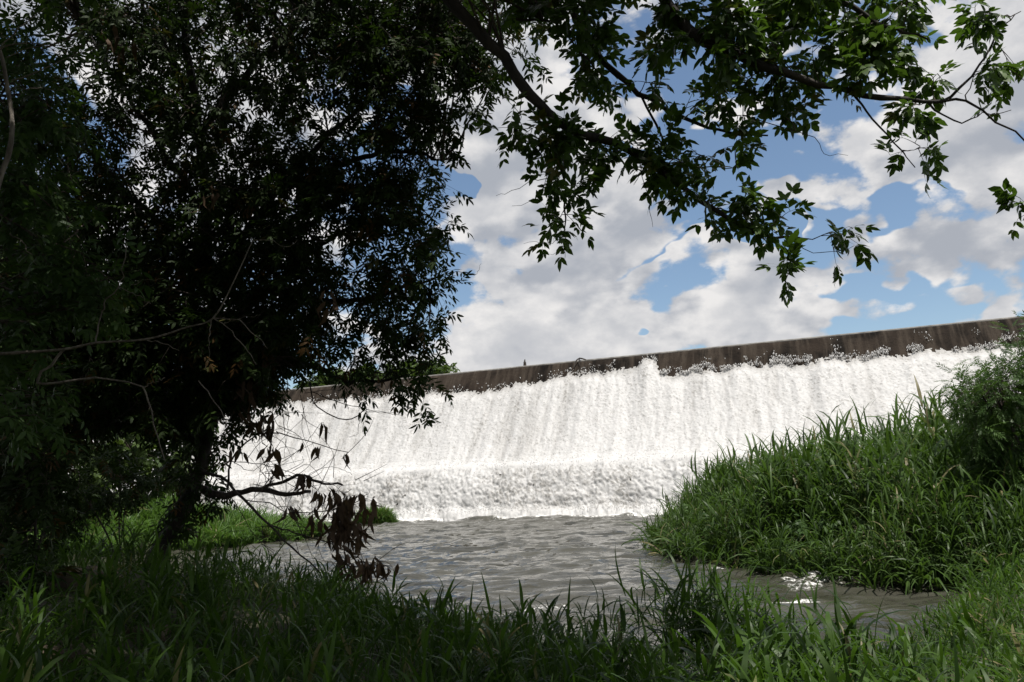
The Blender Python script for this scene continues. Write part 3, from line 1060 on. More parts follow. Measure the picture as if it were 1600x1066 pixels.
# dark arching clumps at the water's edge in the middle
T_CL = [stalk_plant(0.85, 7, 0.50, 0.024, 400 + i, (1.2, 2.4), (0.2, 0.6), 0.2, 0.4) for i in range(5)]
for i, (px, Y_, nst, hgt, lab) in enumerate(((1075, 8.2, 46, 1.30, 'tall dark grass clump with arching blades rising against the river'),
                                             (1160, 8.4, 34, 1.14, 'dark upright grass clump beside the broken water by the reed bank'),
                                             (925, 8.8, 16, 0.95, 'small loose grass clump left of the tall arching clump'))):
    b0 = W(px, 900, Y_)
    bx, by = b0[0], Y_
    gz = float(ground(bx, by))
    e = empty('grass_clump', (bx, by, gz))
    pos = np.stack([bx + rng.normal(0, 0.26, nst), by + rng.normal(0, 0.2, nst), np.zeros(nst)], -1)
    pos[:, 2] = ground(pos[:, 0], pos[:, 1]) - 0.03
    Mx = zrot(nst, 0.2, sc=hgt * rng.uniform(0.75, 1.12, nst))
    for q in range(nst):
        tv, tf = T_CL[q % len(T_CL)]
        if i == 0 and q < len(T_CL):
            T_CL_ME = globals().setdefault('T_CL_ME', [])
            T_CL_ME.append(mesh_from('stalk', tv, tf, None, M['grass_near'], {'var': np.full(len(tv), 0.15 + 0.12 * q)}))
        o = link('stalk', T_CL_ME[q % len(T_CL)], e)
        m_ = Matrix(Mx[q].tolist()).to_4x4()
        m_.translation = Vector(pos[q] - np.array([bx, by, gz]))
        o.matrix_local = m_
    tag(e, lab, 'grass clump', 'grass clumps at the water edge')

# leafy weed with whorled leaves
b0 = W(962, 900, 8.9)
gz = float(ground(b0[0], 8.9))
weed = empty('leafy_weed', (b0[0], 8.9, gz))
stem = np.array([[0, 0, 0], [0.02, 0, 0.3], [0.03, 0.01, 0.6], [0.03, 0, 0.86]])
V, q = tubes(smooth_path(stem, 8)[None], np.linspace(0.013, 0.006, 8)[None], 5)
wstem = link('stem', mesh_from('stem', V, None, q, M['leaf_young']), weed)
lv, lt = leaflet(0.11, 0.035, 0.3)
lme = mesh_from('leaf', lv, lt, None, M['leaf_young'], {'var': np.full(6, 0.8)})
for i in range(22):
    zz = 0.18 + 0.68 * i / 21
    az = i * 2.4
    m_ = Matrix(frames(np.array([[math.cos(az), math.sin(az), 0.5]]), np.array([[0, 0, 1.0]]))[0].tolist()).to_4x4()
    m_ = m_ @ Matrix.Scale(1.15 - 0.5 * i / 21, 4)
    m_.translation = Vector((0.02, 0, zz))
    o = link('leaf', lme, wstem)
    o.matrix_local = m_
tag(weed, 'slender upright weed with whorled leaves among the foreground grass', 'weed')

# ------------------------------------------------------------------ big tree on the left bank
TB = W(228, 905, 14.0)
TB[2] = float(ground(TB[0], TB[1])) - 0.1
tree = empty('riverbank_tree', TB)
tp = limb_path([(228, 905, 14), (255, 850, 14), (285, 795, 14), (308, 745, 14), (322, 690, 14), (330, 620, 14), (335, 540, 13.8), (330, 440, 13.6),
                (320, 330, 13.4), (310, 200, 13.2), (290, 60, 13), (270, -110, 13)], 40, 0.02)
tp[0, 2] = TB[2]
limb_mesh('trunk', tp, 0.165, 0.07, M['bark_dark'], TB, tree, 12)
GUIDES = [[(335, 540, 13.8), (420, 450, 13.2), (500, 380, 12.8), (580, 345, 12.5), (650, 330, 12.4)],
          [(332, 600, 13.9), (430, 565, 13.2), (490, 572, 12.8), (530, 590, 12.6), (575, 598, 12.5), (640, 585, 12.4)],
          [(330, 440, 13.6), (430, 300, 13), (520, 205, 12.4), (600, 140, 12), (670, 60, 11.6)],
          [(330, 440, 13.6), (250, 350, 13.2), (150, 250, 12.8), (60, 150, 12.4)],
          [(312, 210, 13.2), (400, 100, 12.6), (480, 20, 12.2), (540, -60, 12)],
          [(320, 330, 13.4), (200, 150, 13), (120, 20, 12.6)],
          [(330, 620, 14), (230, 560, 13.4), (120, 520, 13), (20, 500, 12.6)],
          [(430, 300, 13), (530, 260, 12.4), (620, 235, 12), (690, 250, 11.8)],
          [(420, 450, 13.2), (520, 470, 12.7), (600, 460, 12.4), (690, 430, 12.2)],
          [(322, 690, 14), (220, 660, 13.4), (120, 680, 12.8), (40, 720, 12.4)],
          [(310, 200, 13.2), (250, 60, 12.8), (180, -60, 12.4)]]
limbs = []
for g in GUIDES:
    P_ = limb_path(g, 20, 0.03)
    limbs.append(P_)
    limb_mesh('limb', P_, 0.085, 0.018, M['bark_dark'], TB, tree, 7)
REG = [(140, 120, 190, 150, 11, 14.5, 70), (330, 100, 170, 130, 11, 14.5, 75), (480, 70, 120, 100, 11, 13.5, 52), (600, 60, 110, 80, 10.5, 13, 52),
       (690, 40, 80, 60, 10.5, 12.5, 26), (600, 150, 100, 70, 10.5, 13, 42), (700, 120, 60, 50, 10.5, 12.5, 22), (760, 90, 50, 50, 10.5, 12, 16), (640, 210, 65, 40, 11, 12.5, 22),
       (560, 260, 80, 60, 11, 13, 26), (400, 260, 150, 110, 11.5, 14, 80), (200, 300, 200, 120, 11.5, 14.5, 95), (480, 370, 100, 90, 11.5, 13.5, 62), (620, 330, 70, 50, 11.5, 13, 24),
       (650, 280, 50, 35, 11.5, 12.8, 9), (600, 400, 70, 50, 11.5, 13, 24), (680, 400, 35, 35, 11.8, 12.8, 9), (560, 470, 70, 40, 11.8, 13, 18), (660, 470, 45, 35, 11.8, 12.8, 10), (515, 530, 45, 35, 12, 13, 12),
       (580, 545, 50, 25, 12, 13, 9), (640, 545, 45, 25, 12, 13, 9), (560, 585, 50, 8, 12, 13, 3), (660, 575, 30, 12, 12, 12.8, 4), (555, 610, 8, 8, 12.3, 12.6, 1), (613, 612, 6, 5, 12.3, 12.6, 1), (660, 600, 8, 5, 12.3, 12.6, 1),
       (350, 450, 160, 110, 12, 14.5, 105), (150, 480, 190, 120, 11.5, 14.5, 100), (400, 540, 90, 50, 12, 14.2, 48), (250, 600, 200, 70, 12, 14.5, 85), (90, 640, 130, 80, 11, 14, 50),
       (330, 640, 60, 40, 12.5, 14, 18), (60, 420, 90, 110, 10.5, 14, 40), (410, 590, 50, 22, 12.5, 13.6, 10)]
C_TREE = region_centres(REG, lambda cx, cy: 0.5 if cx > 470 else (0.66 if cy < 330 else 0.85), 26)
vine = tp[5:17] + rng.normal(0, 0.16, (12, 3))
C_TREE = np.concatenate([C_TREE, vine])
# upper crown, unseen above the picture, stretched forward to shade the foliage below
UPR = np.stack([rng.uniform(-10, 1.5, 170), rng.uniform(8.5, 14.5, 170), rng.uniform(11.6, 14.0, 170)], -1)
C_TREE = np.concatenate([C_TREE, UPR])
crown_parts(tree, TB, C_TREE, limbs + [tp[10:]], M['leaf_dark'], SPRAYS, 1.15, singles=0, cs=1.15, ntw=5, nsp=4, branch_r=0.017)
# low broken branch hung with dead leaves
DEADW = [([(318, 765, 14), (350, 775, 13.7), (400, 765, 13.4), (450, 772, 13.1), (485, 768, 13)], 0.085, 0.03),
         ([(400, 765, 13.4), (440, 755, 13.1), (470, 742, 13), (500, 755, 12.9), (535, 758, 12.8)], 0.035, 0.018),
         ([(315, 740, 14), (345, 745, 13.6), (380, 780, 13.3), (420, 820, 13), (455, 855, 12.8), (500, 895, 12.6)], 0.035, 0.012),
         ([(355, 765, 13.6), (362, 720, 13.2), (385, 690, 13), (420, 676, 12.9), (480, 690, 12.8), (545, 707, 12.7)], 0.022, 0.006),
         ([(420, 820, 13), (470, 835, 12.8), (520, 850, 12.7), (570, 880, 12.6)], 0.016, 0.007),
         ([(310, 735, 14), (360, 722, 13.4), (420, 728, 13), (470, 745, 12.9)], 0.012, 0.005),
         ([(455, 800, 12.9), (500, 800, 12.8), (545, 790, 12.7), (575, 772, 12.6)], 0.012, 0.006),
         ([(480, 692, 12.8), (492, 675, 12.8), (502, 660, 12.7), (510, 668, 12.7)], 0.005, 0.003),
         ([(450, 770, 13.1), (495, 735, 12.9), (530, 732, 12.8), (550, 742, 12.8)], 0.006, 0.003),
         ([(380, 780, 13.3), (430, 790, 13), (470, 820, 12.8), (500, 845, 12.8)], 0.010, 0.004),
         ([(345, 745, 13.6), (370, 790, 13.3), (400, 840, 13), (440, 880, 12.8)], 0.010, 0.004),
         ([(362, 720, 13.2), (395, 735, 13), (440, 700, 12.9), (470, 705, 12.8)], 0.006, 0.003),
         ([(440, 560, 13), (443, 640, 12.9), (447, 700, 12.9)], 0.012, 0.004), ([(447, 580, 13), (450, 650, 12.9), (444, 715, 12.9)], 0.008, 0.003),
         ([(484, 600, 12.8), (492, 632, 12.8), (520, 650, 12.8), (545, 655, 12.7), (568, 640, 12.7), (573, 615, 12.7), (560, 592, 12.6)], 0.013, 0.008),
         ([(486, 612, 12.8), (520, 625, 12.8), (570, 638, 12.7), (600, 645, 12.7), (628, 650, 12.7)], 0.009, 0.003),
         ([(568, 640, 12.7), (600, 646, 12.7), (625, 642, 12.7), (640, 636, 12.7)], 0.006, 0.002),
         ([(562, 645, 12.7), (563, 660, 12.7), (556, 680, 12.7), (545, 683, 12.7)], 0.006, 0.003),
         ([(620, 505, 12.4), (660, 520, 12.4), (685, 515, 12.3), (700, 508, 12.3)], 0.012, 0.004), ([(685, 515, 12.3), (700, 530, 12.3), (676, 545, 12.3)], 0.004, 0.002),
         ([(690, 430, 12.2), (720, 425, 12.2), (745, 428, 12.2), (752, 412, 12.2)], 0.006, 0.002), ([(545, 300, 12.4), (640, 400, 12.3), (670, 440, 12.2), (700, 500, 12.2)], 0.012, 0.004)]
DEADB = []
for g, r0, r1 in DEADW:
    P_ = limb_path(g, 16, 0.012)
    DEADB.append((P_, limb_mesh('dead_branch', P_, r0, r1, M['bark_twig'], TB, tree, 6)))
# fine dead twigs round the broken branch
TWP = []
for (cx, cy, sx, sy, n_) in ((430, 750, 60, 40, 34), (500, 780, 50, 40, 26), (470, 840, 70, 30, 26), (560, 885, 40, 14, 16), (400, 640, 30, 60, 20), (380, 560, 40, 60, 18), (470, 620, 40, 30, 8)):
    for i in range(n_):
        p0 = W(cx + rng.normal(0, sx * 0.6), cy + rng.normal(0, sy * 0.6), rng.uniform(12.6, 13.2))
        d_ = norm(np.array([rng.normal(0.35, 0.8), rng.normal(0, 0.5), rng.normal(-0.1, 0.7)]))
        L_ = rng.uniform(0.3, 1.1)
        q_ = p0 + d_ * L_ * 0.5 + rng.normal(0, 0.07, 3)
        TWP.append(smooth_path([p0, q_, p0 + d_ * L_ + rng.normal(0, 0.1, 3) - (0, 0, 0.08)], 7))
V_, q_ = tubes(np.array(TWP) - TB, np.broadcast_to(np.linspace(0.006, 0.0025, 7), (len(TWP), 7)), 4)
link('dead_twigs', mesh_from('dead_twigs', V_, None, q_, M['bark_twig']), tree)['kind'] = 'stuff'
lv, lt = leaflet(0.30, 0.10, 0.55, 0.9)
lv[:, 1] *= 1 - 0.35 * (lv[:, 0] / 0.3)
DL = []
for j in range(4):
    v2 = lv.copy()
    v2[:, 2] += 0.03 * np.sin(v2[:, 0] * 25 + j)
    v2[:, 1] *= 0.7 + 0.2 * j
    DL.append(mesh_from('dead_leaf', v2, lt, None, M['dead_leaf'], {'var': np.full(6, 0.15 + 0.22 * j)}))
SPOTS = [(540, 790, 30, 16, 55, 12.6), (532, 820, 34, 20, 70, 12.6), (556, 825, 14, 22, 22, 12.5), (585, 880, 34, 9, 40, 12.5), (545, 862, 30, 12, 18, 12.6), (505, 770, 16, 8, 8, 12.9), (520, 765, 10, 8, 7, 12.8), (475, 745, 10, 10, 14, 12.9),
         (420, 660, 14, 16, 16, 12.9), (405, 655, 10, 10, 8, 13), (425, 700, 8, 8, 7, 12.9), (495, 697, 4, 2, 4, 12.8), (472, 690, 3, 2, 3, 12.8), (540, 710, 4, 3, 3, 12.7), (505, 662, 3, 2, 2, 12.7),
         (435, 725, 6, 5, 4, 12.9), (455, 792, 6, 6, 7, 13), (422, 738, 8, 6, 5, 13), (566, 770, 6, 4, 5, 12.6), (530, 785, 5, 5, 5, 12.8), (375, 700, 16, 10, 4, 13.2), (490, 800, 8, 8, 5, 12.9),
         (390, 600, 22, 25, 14, 12.2), (410, 560, 18, 18, 8, 12.2), (380, 640, 14, 10, 6, 12.4), (325, 300, 16, 20, 9, 11.3), (515, 465, 10, 16, 8, 11.4), (180, 60, 24, 20, 8, 10.8)]
for cx, cy, sx, sy, n_, Y_ in SPOTS:
    for i in range(n_):
        p_ = W(cx + rng.normal(0, sx * 0.6), cy + rng.normal(0, sy * 0.6), Y_ + rng.uniform(-0.25, 0.25))
        xd = np.array([[rng.normal(0, 0.35), rng.normal(0, 0.35), -1.0]])
        zd_ = np.array([[rng.normal(0, 1), rng.normal(0, 1), 0.2]])
        m_ = Matrix((frames(xd, zd_)[0] * rng.uniform(0.65, 1.2)).tolist()).to_4x4()
        m_.translation = Vector(p_ - TB)
        own = min(DEADB, key=lambda q: np.linalg.norm(q[0] - p_, axis=1).min())[1]   # hangs on the nearest branch
        link('dead_leaf', DL[rng.integers(0, 4)], own).matrix_local = m_
tag(tree, 'big leaning dark tree on the left bank with a low branch of dead brown leaves', 'tree')

# ------------------------------------------------------------------ tree whose branches hang over the camera
OB = np.array([-6.2, 4.2, 0.0])
OB[2] = float(ground(OB[0], OB[1])) - 0.1
over = empty('overhanging_tree', OB)
tpo = smooth_path([OB, OB + (0.1, 0.1, 2), OB + (0.4, 0.3, 4), OB + (0.9, 0.7, 6), OB + (1.5, 1.2, 8), OB + (2.0, 1.6, 10)], 26)
limb_mesh('trunk', tpo, 0.30, 0.12, M['bark_dark'], OB, over, 12)
f1, f2, f3 = tpo[15], tpo[18], tpo[21]


def from_fork(start, pts, n=30, wob=0.012):
    P_ = smooth_path([start] + [W(*q) for q in pts], n)
    P_[1:-1] += rng.normal(0, wob, (n - 2, 3))
    return P_


OG = [(from_fork(f1, [(540, -140, 6.2), (690, -8, 6.4), (758, 62, 6.5), (800, 108, 6.5), (830, 152, 6.5), (872, 192, 6.5), (920, 215, 6.5), (985, 238, 6.5), (1040, 270, 6.5), (1100, 318, 6.4), (1150, 350, 6.4), (1200, 368, 6.3), (1250, 372, 6.3)]), 0.085, 0.010),
      (from_fork(f2, [(640, -160, 6.6), (850, -60, 6.8), (900, 30, 6.9), (940, 92, 7), (1000, 145, 7), (1060, 178, 7), (1130, 205, 6.9), (1200, 212, 6.8)]), 0.07, 0.008),
      (from_fork(f2, [(700, -200, 6), (960, -90, 6), (1070, 40, 6), (1180, 100, 6), (1280, 130, 6), (1370, 152, 6), (1450, 160, 6), (1510, 158, 6)]), 0.08, 0.010),
      (from_fork(f3, [(800, -300, 5.8), (1100, -180, 5.8), (1230, -60, 5.9), (1320, 10, 6), (1400, 45, 6), (1450, 62, 6)]), 0.07, 0.008),
      (from_fork(W(868, 190, 6.5), [(875, 240, 6.45), (880, 290, 6.4), (885, 335, 6.4), (878, 372, 6.4)], 14), 0.018, 0.005),
      (from_fork(W(1470, 160, 6), [(1510, 125, 6), (1545, 80, 6), (1570, 40, 6), (1595, 18, 6)], 12), 0.014, 0.004),
      (from_fork(W(1330, 143, 6), [(1360, 185, 6), (1400, 225, 5.9), (1430, 262, 5.9)], 12), 0.012, 0.004),
      (from_fork(W(1450, 160, 6), [(1500, 190, 6), (1530, 180, 6), (1580, 172, 6)], 12), 0.010, 0.003),
      (from_fork(W(1510, 158, 6), [(1590, 210, 6), (1635, 280, 6), (1620, 330, 6), (1600, 355, 6)], 14), 0.010, 0.003),
      (from_fork(W(1000, 145, 7), [(1040, 230, 6.9), (1090, 260, 6.8), (1150, 262, 6.8)], 12), 0.014, 0.004),
      (from_fork(W(1200, 368, 6.3), [(1240, 410, 6.3), (1228, 440, 6.3), (1222, 462, 6.3)], 10), 0.006, 0.003),
      (from_fork(W(1225, 371, 6.3), [(1270, 395, 6.3), (1310, 390, 6.3), (1335, 384, 6.3)], 10), 0.004, 0.002),
      (from_fork(W(860, 278, 6.4), [(835, 280, 6.4), (800, 300, 6.4), (775, 306, 6.4)], 10), 0.004, 0.0015),
      (from_fork(W(855, 265, 6.4), [(852, 290, 6.4), (836, 312, 6.4), (800, 322, 6.4)], 10), 0.004, 0.0015),
      (from_fork(W(878, 372, 6.4), [(860, 380, 6.4), (840, 378, 6.4), (818, 381, 6.4)], 8), 0.003, 0.0012),
      (from_fork(W(880, 368, 6.4), [(895, 385, 6.4), (880, 390, 6.4), (850, 395, 6.4)], 8), 0.003, 0.0012),
      (from_fork(W(1160, 180, 6.2), [(1270, 215, 6.1), (1285, 238, 6.1), (1325, 243, 6.1)], 10), 0.005, 0.0015),
      (from_fork(W(1000, 250, 6.5), [(1010, 300, 6.4), (1018, 340, 6.4), (1020, 355, 6.4)], 8), 0.004, 0.0015),
      (from_fork(W(800, 30, 6.6), [(870, 40, 6.6), (905, 80, 6.6), (955, 130, 6.6)], 14), 0.014, 0.006),
      # boughs behind and above the camera that shade the bank
      (from_fork(f2, [(300, -500, 7), (700, -520, 7.2), (950, -420, 7)]), 0.08, 0.02),
      (from_fork(f3, [(200, -900, 5.5), (600, -1100, 5)], 16), 0.08, 0.02),
      (from_fork(f1, [(150, -260, 7.5), (330, -180, 8.5), (480, -120, 9)], 18), 0.07, 0.02)]
olimbs = []
OWN = []
for P_, r0, r1 in OG:
    OWN.append((P_, limb_mesh('limb', P_, r0, r1, M['bark_dark'], OB, over, 7)))
    if r0 >= 0.0045:
        olimbs.append(P_[len(P_) // 4:])
OREG = [(820, 10, 90, 50, 6.2, 7.4, 20), (900, 50, 90, 60, 6.2, 7.4, 24), (1010, 40, 110, 60, 6, 7.2, 34), (1110, 70, 110, 80, 5.7, 7, 40), (1200, 90, 100, 75, 5.7, 6.6, 32), (1270, 40, 100, 45, 5.7, 6.4, 24),
        (1310, 130, 80, 40, 5.7, 6.3, 18), (1380, 100, 70, 40, 5.7, 6.3, 14), (1370, 30, 60, 30, 5.7, 6.3, 9), (1430, 140, 50, 28, 5.8, 6.2, 8), (1440, 215, 40, 28, 5.8, 6.1, 5), (1430, 252, 25, 14, 5.8, 6.1, 3),
        (1500, 60, 30, 25, 5.9, 6.1, 3), (1555, 45, 25, 25, 5.9, 6.1, 3), (1510, 130, 35, 22, 5.9, 6.1, 3), (1570, 150, 18, 12, 5.9, 6.1, 2), (1230, 190, 60, 20, 5.9, 6.6, 6), (1120, 165, 60, 35, 6.2, 7, 10), (1160, 215, 40, 14, 6.5, 6.9, 3),
        (800, 232, 40, 10, 6.3, 6.6, 5), (860, 225, 50, 16, 6.3, 6.7, 8), (930, 250, 60, 24, 6.3, 6.7, 11), (1000, 255, 60, 30, 6.2, 6.7, 11), (885, 305, 26, 30, 6.3, 6.5, 4), (872, 370, 22, 16, 6.3, 6.5, 3), (1060, 285, 55, 28, 6.2, 6.7, 9),
        (1130, 335, 55, 26, 6.2, 6.6, 9), (1180, 352, 50, 22, 6.1, 6.5, 8), (1225, 368, 28, 16, 6.1, 6.4, 5), (1222, 460, 8, 4, 6.2, 6.3, 1), (1155, 262, 12, 6, 6.7, 6.9, 1), (920, 130, 55, 26, 6.4, 7, 7), (970, 170, 40, 20, 6.6, 7, 3),
        (1020, 190, 30, 20, 6.6, 7, 3), (1090, 270, 30, 14, 6.5, 6.8, 3), (1330, 386, 4, 2, 6.25, 6.35, 1), (1612, 375, 6, 14, 5.9, 6.1, 2),
        # outside the picture: the rest of the crown
        (500, -150, 300, 110, 6, 10, 60), (950, -170, 260, 110, 5, 8, 60), (300, -420, 420, 200, 5, 9, 110), (800, -480, 350, 200, 5, 8, 90), (500, -1000, 400, 300, 4, 6.5, 60), (100, -150, 200, 120, 7, 11, 50)]
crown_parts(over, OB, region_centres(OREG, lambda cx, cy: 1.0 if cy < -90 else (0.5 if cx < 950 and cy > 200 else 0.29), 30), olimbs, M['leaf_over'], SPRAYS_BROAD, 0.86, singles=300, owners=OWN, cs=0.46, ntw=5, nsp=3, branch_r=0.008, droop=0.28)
SHADE = np.concatenate([np.stack([rng.uniform(-9, 3.1, 270), rng.uniform(0.5, 9.2, 270), rng.uniform(10.2, 12.4, 270)], -1),  # extra crown out of view, added to darken the bank and undergrowth
                        np.stack([rng.uniform(-12, 3, 150), rng.uniform(-7, -1.5, 150), rng.uniform(3.5, 11.5, 150)], -1),
                        np.stack([rng.uniform(-13, -8, 90), rng.uniform(-4, 7, 90), rng.uniform(2.5, 11, 90)], -1)])
crown_parts(over, OB, SHADE, [OG[-1][0], OG[-2][0], OG[-3][0][:20], tpo[14:]], M['leaf_over'], SPRAYS_FAR, 0.9, cs=1.7, ntw=5, nsp=4, branch_r=0.014, droop=0.3)
tag(over, 'leafy boughs of a tree reaching in from above and across the sky', 'tree')

# ------------------------------------------------------------------ near saplings at the left edge
SB = np.array([-6.3, 7.6, 0.0])
SB[2] = float(ground(SB[0], SB[1])) - 0.05
sap = empty('leafy_sapling', SB)
st = smooth_path([SB, SB + (0.05, 0, 1.5), SB + (0.2, 0.1, 3), SB + (0.3, 0.2, 4.6), SB + (0.5, 0.2, 6)], 20)
limb_mesh('trunk', st, 0.07, 0.02, M['bark_twig'], SB, sap, 8)
SREG = [(60, 160, 50, 40, 7, 8, 9), (50, 240, 50, 40, 7, 8, 9), (50, 320, 55, 40, 7, 8, 9), (110, 400, 50, 35, 7, 8, 8), (150, 440, 40, 25, 7, 8, 5), (30, 520, 60, 30, 7, 8, 6), (40, 610, 60, 40, 7, 8.2, 7), (60, 60, 50, 40, 7, 8, 6), (140, 470, 40, 20, 7, 7.8, 3)]
crown_parts(sap, SB, region_centres(SREG), [st[4:]], M['leaf_young'], SPRAYS, 0.95, singles=120, cs=0.7, ntw=4, nsp=4)
tag(sap, 'slim leafy sapling with lighter green leaves at the left edge', 'sapling')

DB = np.array([-5.0, 6.6, 0.0])
DB[2] = float(ground(DB[0], DB[1])) - 0.05
dead = empty('bare_sapling', DB)
dpath = smooth_path([DB, DB + (-0.15, 0, 1.2), W(-70, 620, 6.7), W(-30, 560, 6.8), W(20, 552, 6.9), W(100, 546, 7), W(150, 536, 7), W(230, 530, 7), W(290, 512, 7), W(333, 497, 7), W(365, 440, 7), W(395, 375, 7)], 50)
limb_mesh('stem', dpath, 0.024, 0.005, M['bark_pale'], DB, dead, 7)
for g, r0, r1 in (([(150, 590, 7), (205, 598, 7), (225, 610, 7), (235, 635, 7), (245, 680, 7), (258, 720, 7)], 0.010, 0.005), ([(225, 607, 7), (240, 597, 7), (258, 590, 7)], 0.006, 0.003),
                  ([(333, 497, 7), (360, 515, 7), (385, 545, 7), (400, 570, 7)], 0.007, 0.003), ([(333, 497, 7), (370, 500, 7), (400, 525, 7), (418, 545, 7)], 0.006, 0.003), ([(350, 505, 7), (375, 498, 7), (408, 492, 7)], 0.004, 0.002),
                  ([(230, 532, 7), (260, 538, 7), (280, 548, 7)], 0.006, 0.003), ([(395, 375, 7), (425, 376, 7), (450, 385, 7), (465, 375, 7)], 0.005, 0.002), ([(330, 500, 7), (328, 540, 7), (322, 580, 7)], 0.005, 0.002),
                  ([(310, 595, 7), (345, 640, 7), (352, 668, 7)], 0.006, 0.003), ([(100, 546, 7), (80, 570, 7), (60, 600, 7), (150, 590, 7)], 0.014, 0.012), ([(165, 468, 7), (185, 450, 7), (192, 420, 7), (198, 380, 7)], 0.007, 0.004), ([(185, 450, 7), (215, 462, 7), (235, 475, 7)], 0.005, 0.002),
                  ([(205, 445, 7), (230, 438, 7), (258, 437, 7)], 0.004, 0.002), ([(15, 365, 7), (40, 385, 7), (58, 415, 7)], 0.007, 0.003), ([(150, 536, 7), (158, 490, 7), (165, 468, 7)], 0.007, 0.006)):
    limb_mesh('bare_twig', limb_path(g, 12, 0.008), r0, r1, M['bark_pale'], DB, dead, 6)
tag(dead, 'pale bare branching sapling in front of the dark foliage', 'sapling')

EB = np.array([-4.6, 5.4, 0.0])
EB[2] = float(ground(EB[0], EB[1])) - 0.05
dead2 = empty('crooked_sapling', EB)
epath = smooth_path([EB, EB + (0, 0, 1.4), W(-60, 480, 5.8), W(0, 280, 5.9), W(14, 240, 5.9), W(19, 190, 5.9), W(12, 140, 5.9), W(0, 80, 5.9), W(-25, 40, 5.9)], 40)
limb_mesh('stem', epath, 0.027, 0.014, M['bark_pale'], EB, dead2, 8)
for g, r0, r1 in (([(0, 78, 5.9), (20, 68, 5.9), (60, 70, 5.9), (100, 66, 5.9), (130, 48, 5.9)], 0.008, 0.003), ([(-5, 80, 5.9), (30, 45, 5.9), (60, 22, 5.9), (75, 12, 5.9)], 0.006, 0.002), ([(18, 126, 5.9), (60, 112, 5.9), (110, 88, 5.9), (150, 75, 5.9)], 0.007, 0.003),
                  ([(20, 140, 5.9), (60, 138, 5.9), (100, 140, 5.9)], 0.004, 0.002), ([(10, 90, 5.9), (60, 72, 5.9), (150, 72, 5.9), (165, 66, 5.9)], 0.005, 0.002)):
    limb_mesh('bare_twig', limb_path(g, 10, 0.006), r0, r1, M['bark_pale'], EB, dead2, 6)
tag(dead2, 'thin pale crooked trunk with bare twigs at the top left edge', 'sapling')


# ------------------------------------------------------------------ bushes, far trees, right tree
def bush(name, base_px, Y_, regs, label, cat, mat, sprays, scale, cs, ntw=5, nsp=4, r=0.05, top=None, group=None, n_stems=3):
    b0 = W(base_px, 800, Y_)
    b0[2] = float(ground(b0[0], b0[1])) - 0.05
    e = empty(name, b0)
    C = region_centres(regs)
    zt = C[:, 2].max()
    lim = []
    for i in range(n_stems):
        c_ = C[rng.integers(0, len(C))]
        tip = c_
        P_ = smooth_path([b0 + (rng.normal(0, 0.05), rng.normal(0, 0.05), 0), b0 + (tip - b0) * np.array([0.15, 0.15, 0.35]), b0 + (tip - b0) * np.array([0.55, 0.55, 0.7]), tip], 18)
        limb_mesh('trunk' if i == 0 else 'limb', P_, r * (1 if i == 0 else 0.7), r * 0.2, M['bark_dark'], b0, e, 7)
        lim.append(P_[4:])
    crown_parts(e, b0, C, lim, mat, sprays, scale, cs=cs, ntw=ntw, nsp=nsp, branch_r=0.012 * scale)
    tag(e, label, cat, group)
    return e


# unseen tree, added to keep the open sky off the near grass
KB = np.array([7.5, -3.5, 0.0])
KB[2] = float(ground(KB[0], KB[1])) - 0.1
kt = empty('added_shade_tree', KB)
kp = smooth_path([KB, KB + (0.1, 0, 2.5), KB + (-0.1, 0.1, 5), KB + (0.1, 0, 8), KB + (0, 0.1, 10.5)], 24)
limb_mesh('trunk', kp, 0.25, 0.07, M['bark_dark'], KB, kt, 10)
kc = norm(rng.normal(0, 1, (230, 3))) * (rng.random((230, 1)) ** 0.4) * np.array([4.6, 2.6, 4.6]) + KB + np.array([0, -0.3, 6.3])
crown_parts(kt, KB, kc, [kp[6:]], M['leaf_over'], SPRAYS_FAR, 0.9, cs=1.7, ntw=5, nsp=4, branch_r=0.016, droop=0.3)
tag(kt, 'unseen leafy tree added behind the camera to shade the near bank', 'tree')

G = 'riverside trees behind the big leaning tree'
bush('riverside_tree', 40, 36, [(30, 560, 120, 150, 34, 38, 80), (0, 350, 100, 120, 34, 38, 40), (40, 720, 120, 60, 34, 37, 30)], 'shaded riverside tree at the far left behind the saplings', 'tree', M['leaf_far'], SPRAYS_FAR, 1.2, 2.2, r=0.28, group=G)
bush('riverside_tree', 150, 39, [(160, 580, 100, 130, 37, 41, 70), (150, 420, 90, 80, 37, 41, 30), (150, 720, 100, 50, 37, 40, 26)], 'dark riverside tree between the far left tree and the leaning trunk', 'tree', M['leaf_far'], SPRAYS_FAR, 1.2, 2.2, r=0.28, group=G)
bush('riverside_tree', 262, 43, [(255, 600, 75, 110, 41, 45, 60), (250, 480, 80, 80, 41, 45, 26), (240, 720, 70, 45, 41, 44, 26), (300, 650, 30, 50, 41, 45, 12)], 'riverside tree close to the falls behind the leaning trunk', 'tree', M['leaf_far'], SPRAYS_FAR, 1.2, 2.2, r=0.28, group=G)
for (px, Y_, regs, lab) in ((520, 92, [(530, 592, 50, 12, 90, 96, 22)], 'distant green tree crown above the weir at the left'), (640, 96, [(645, 583, 42, 14, 92, 100, 26), (690, 581, 22, 6, 92, 98, 6)], 'distant wide tree crown above the weir with yellowish top'),
                            (590, 110, [(585, 588, 40, 12, 106, 112, 18)], 'distant tree crown between the two others above the weir')):
    bush('distant_tree', px, Y_, regs, lab, 'tree', M['leaf_far'], SPRAYS_FAR, 2.4, 3.2, r=0.3, group='trees beyond the weir')
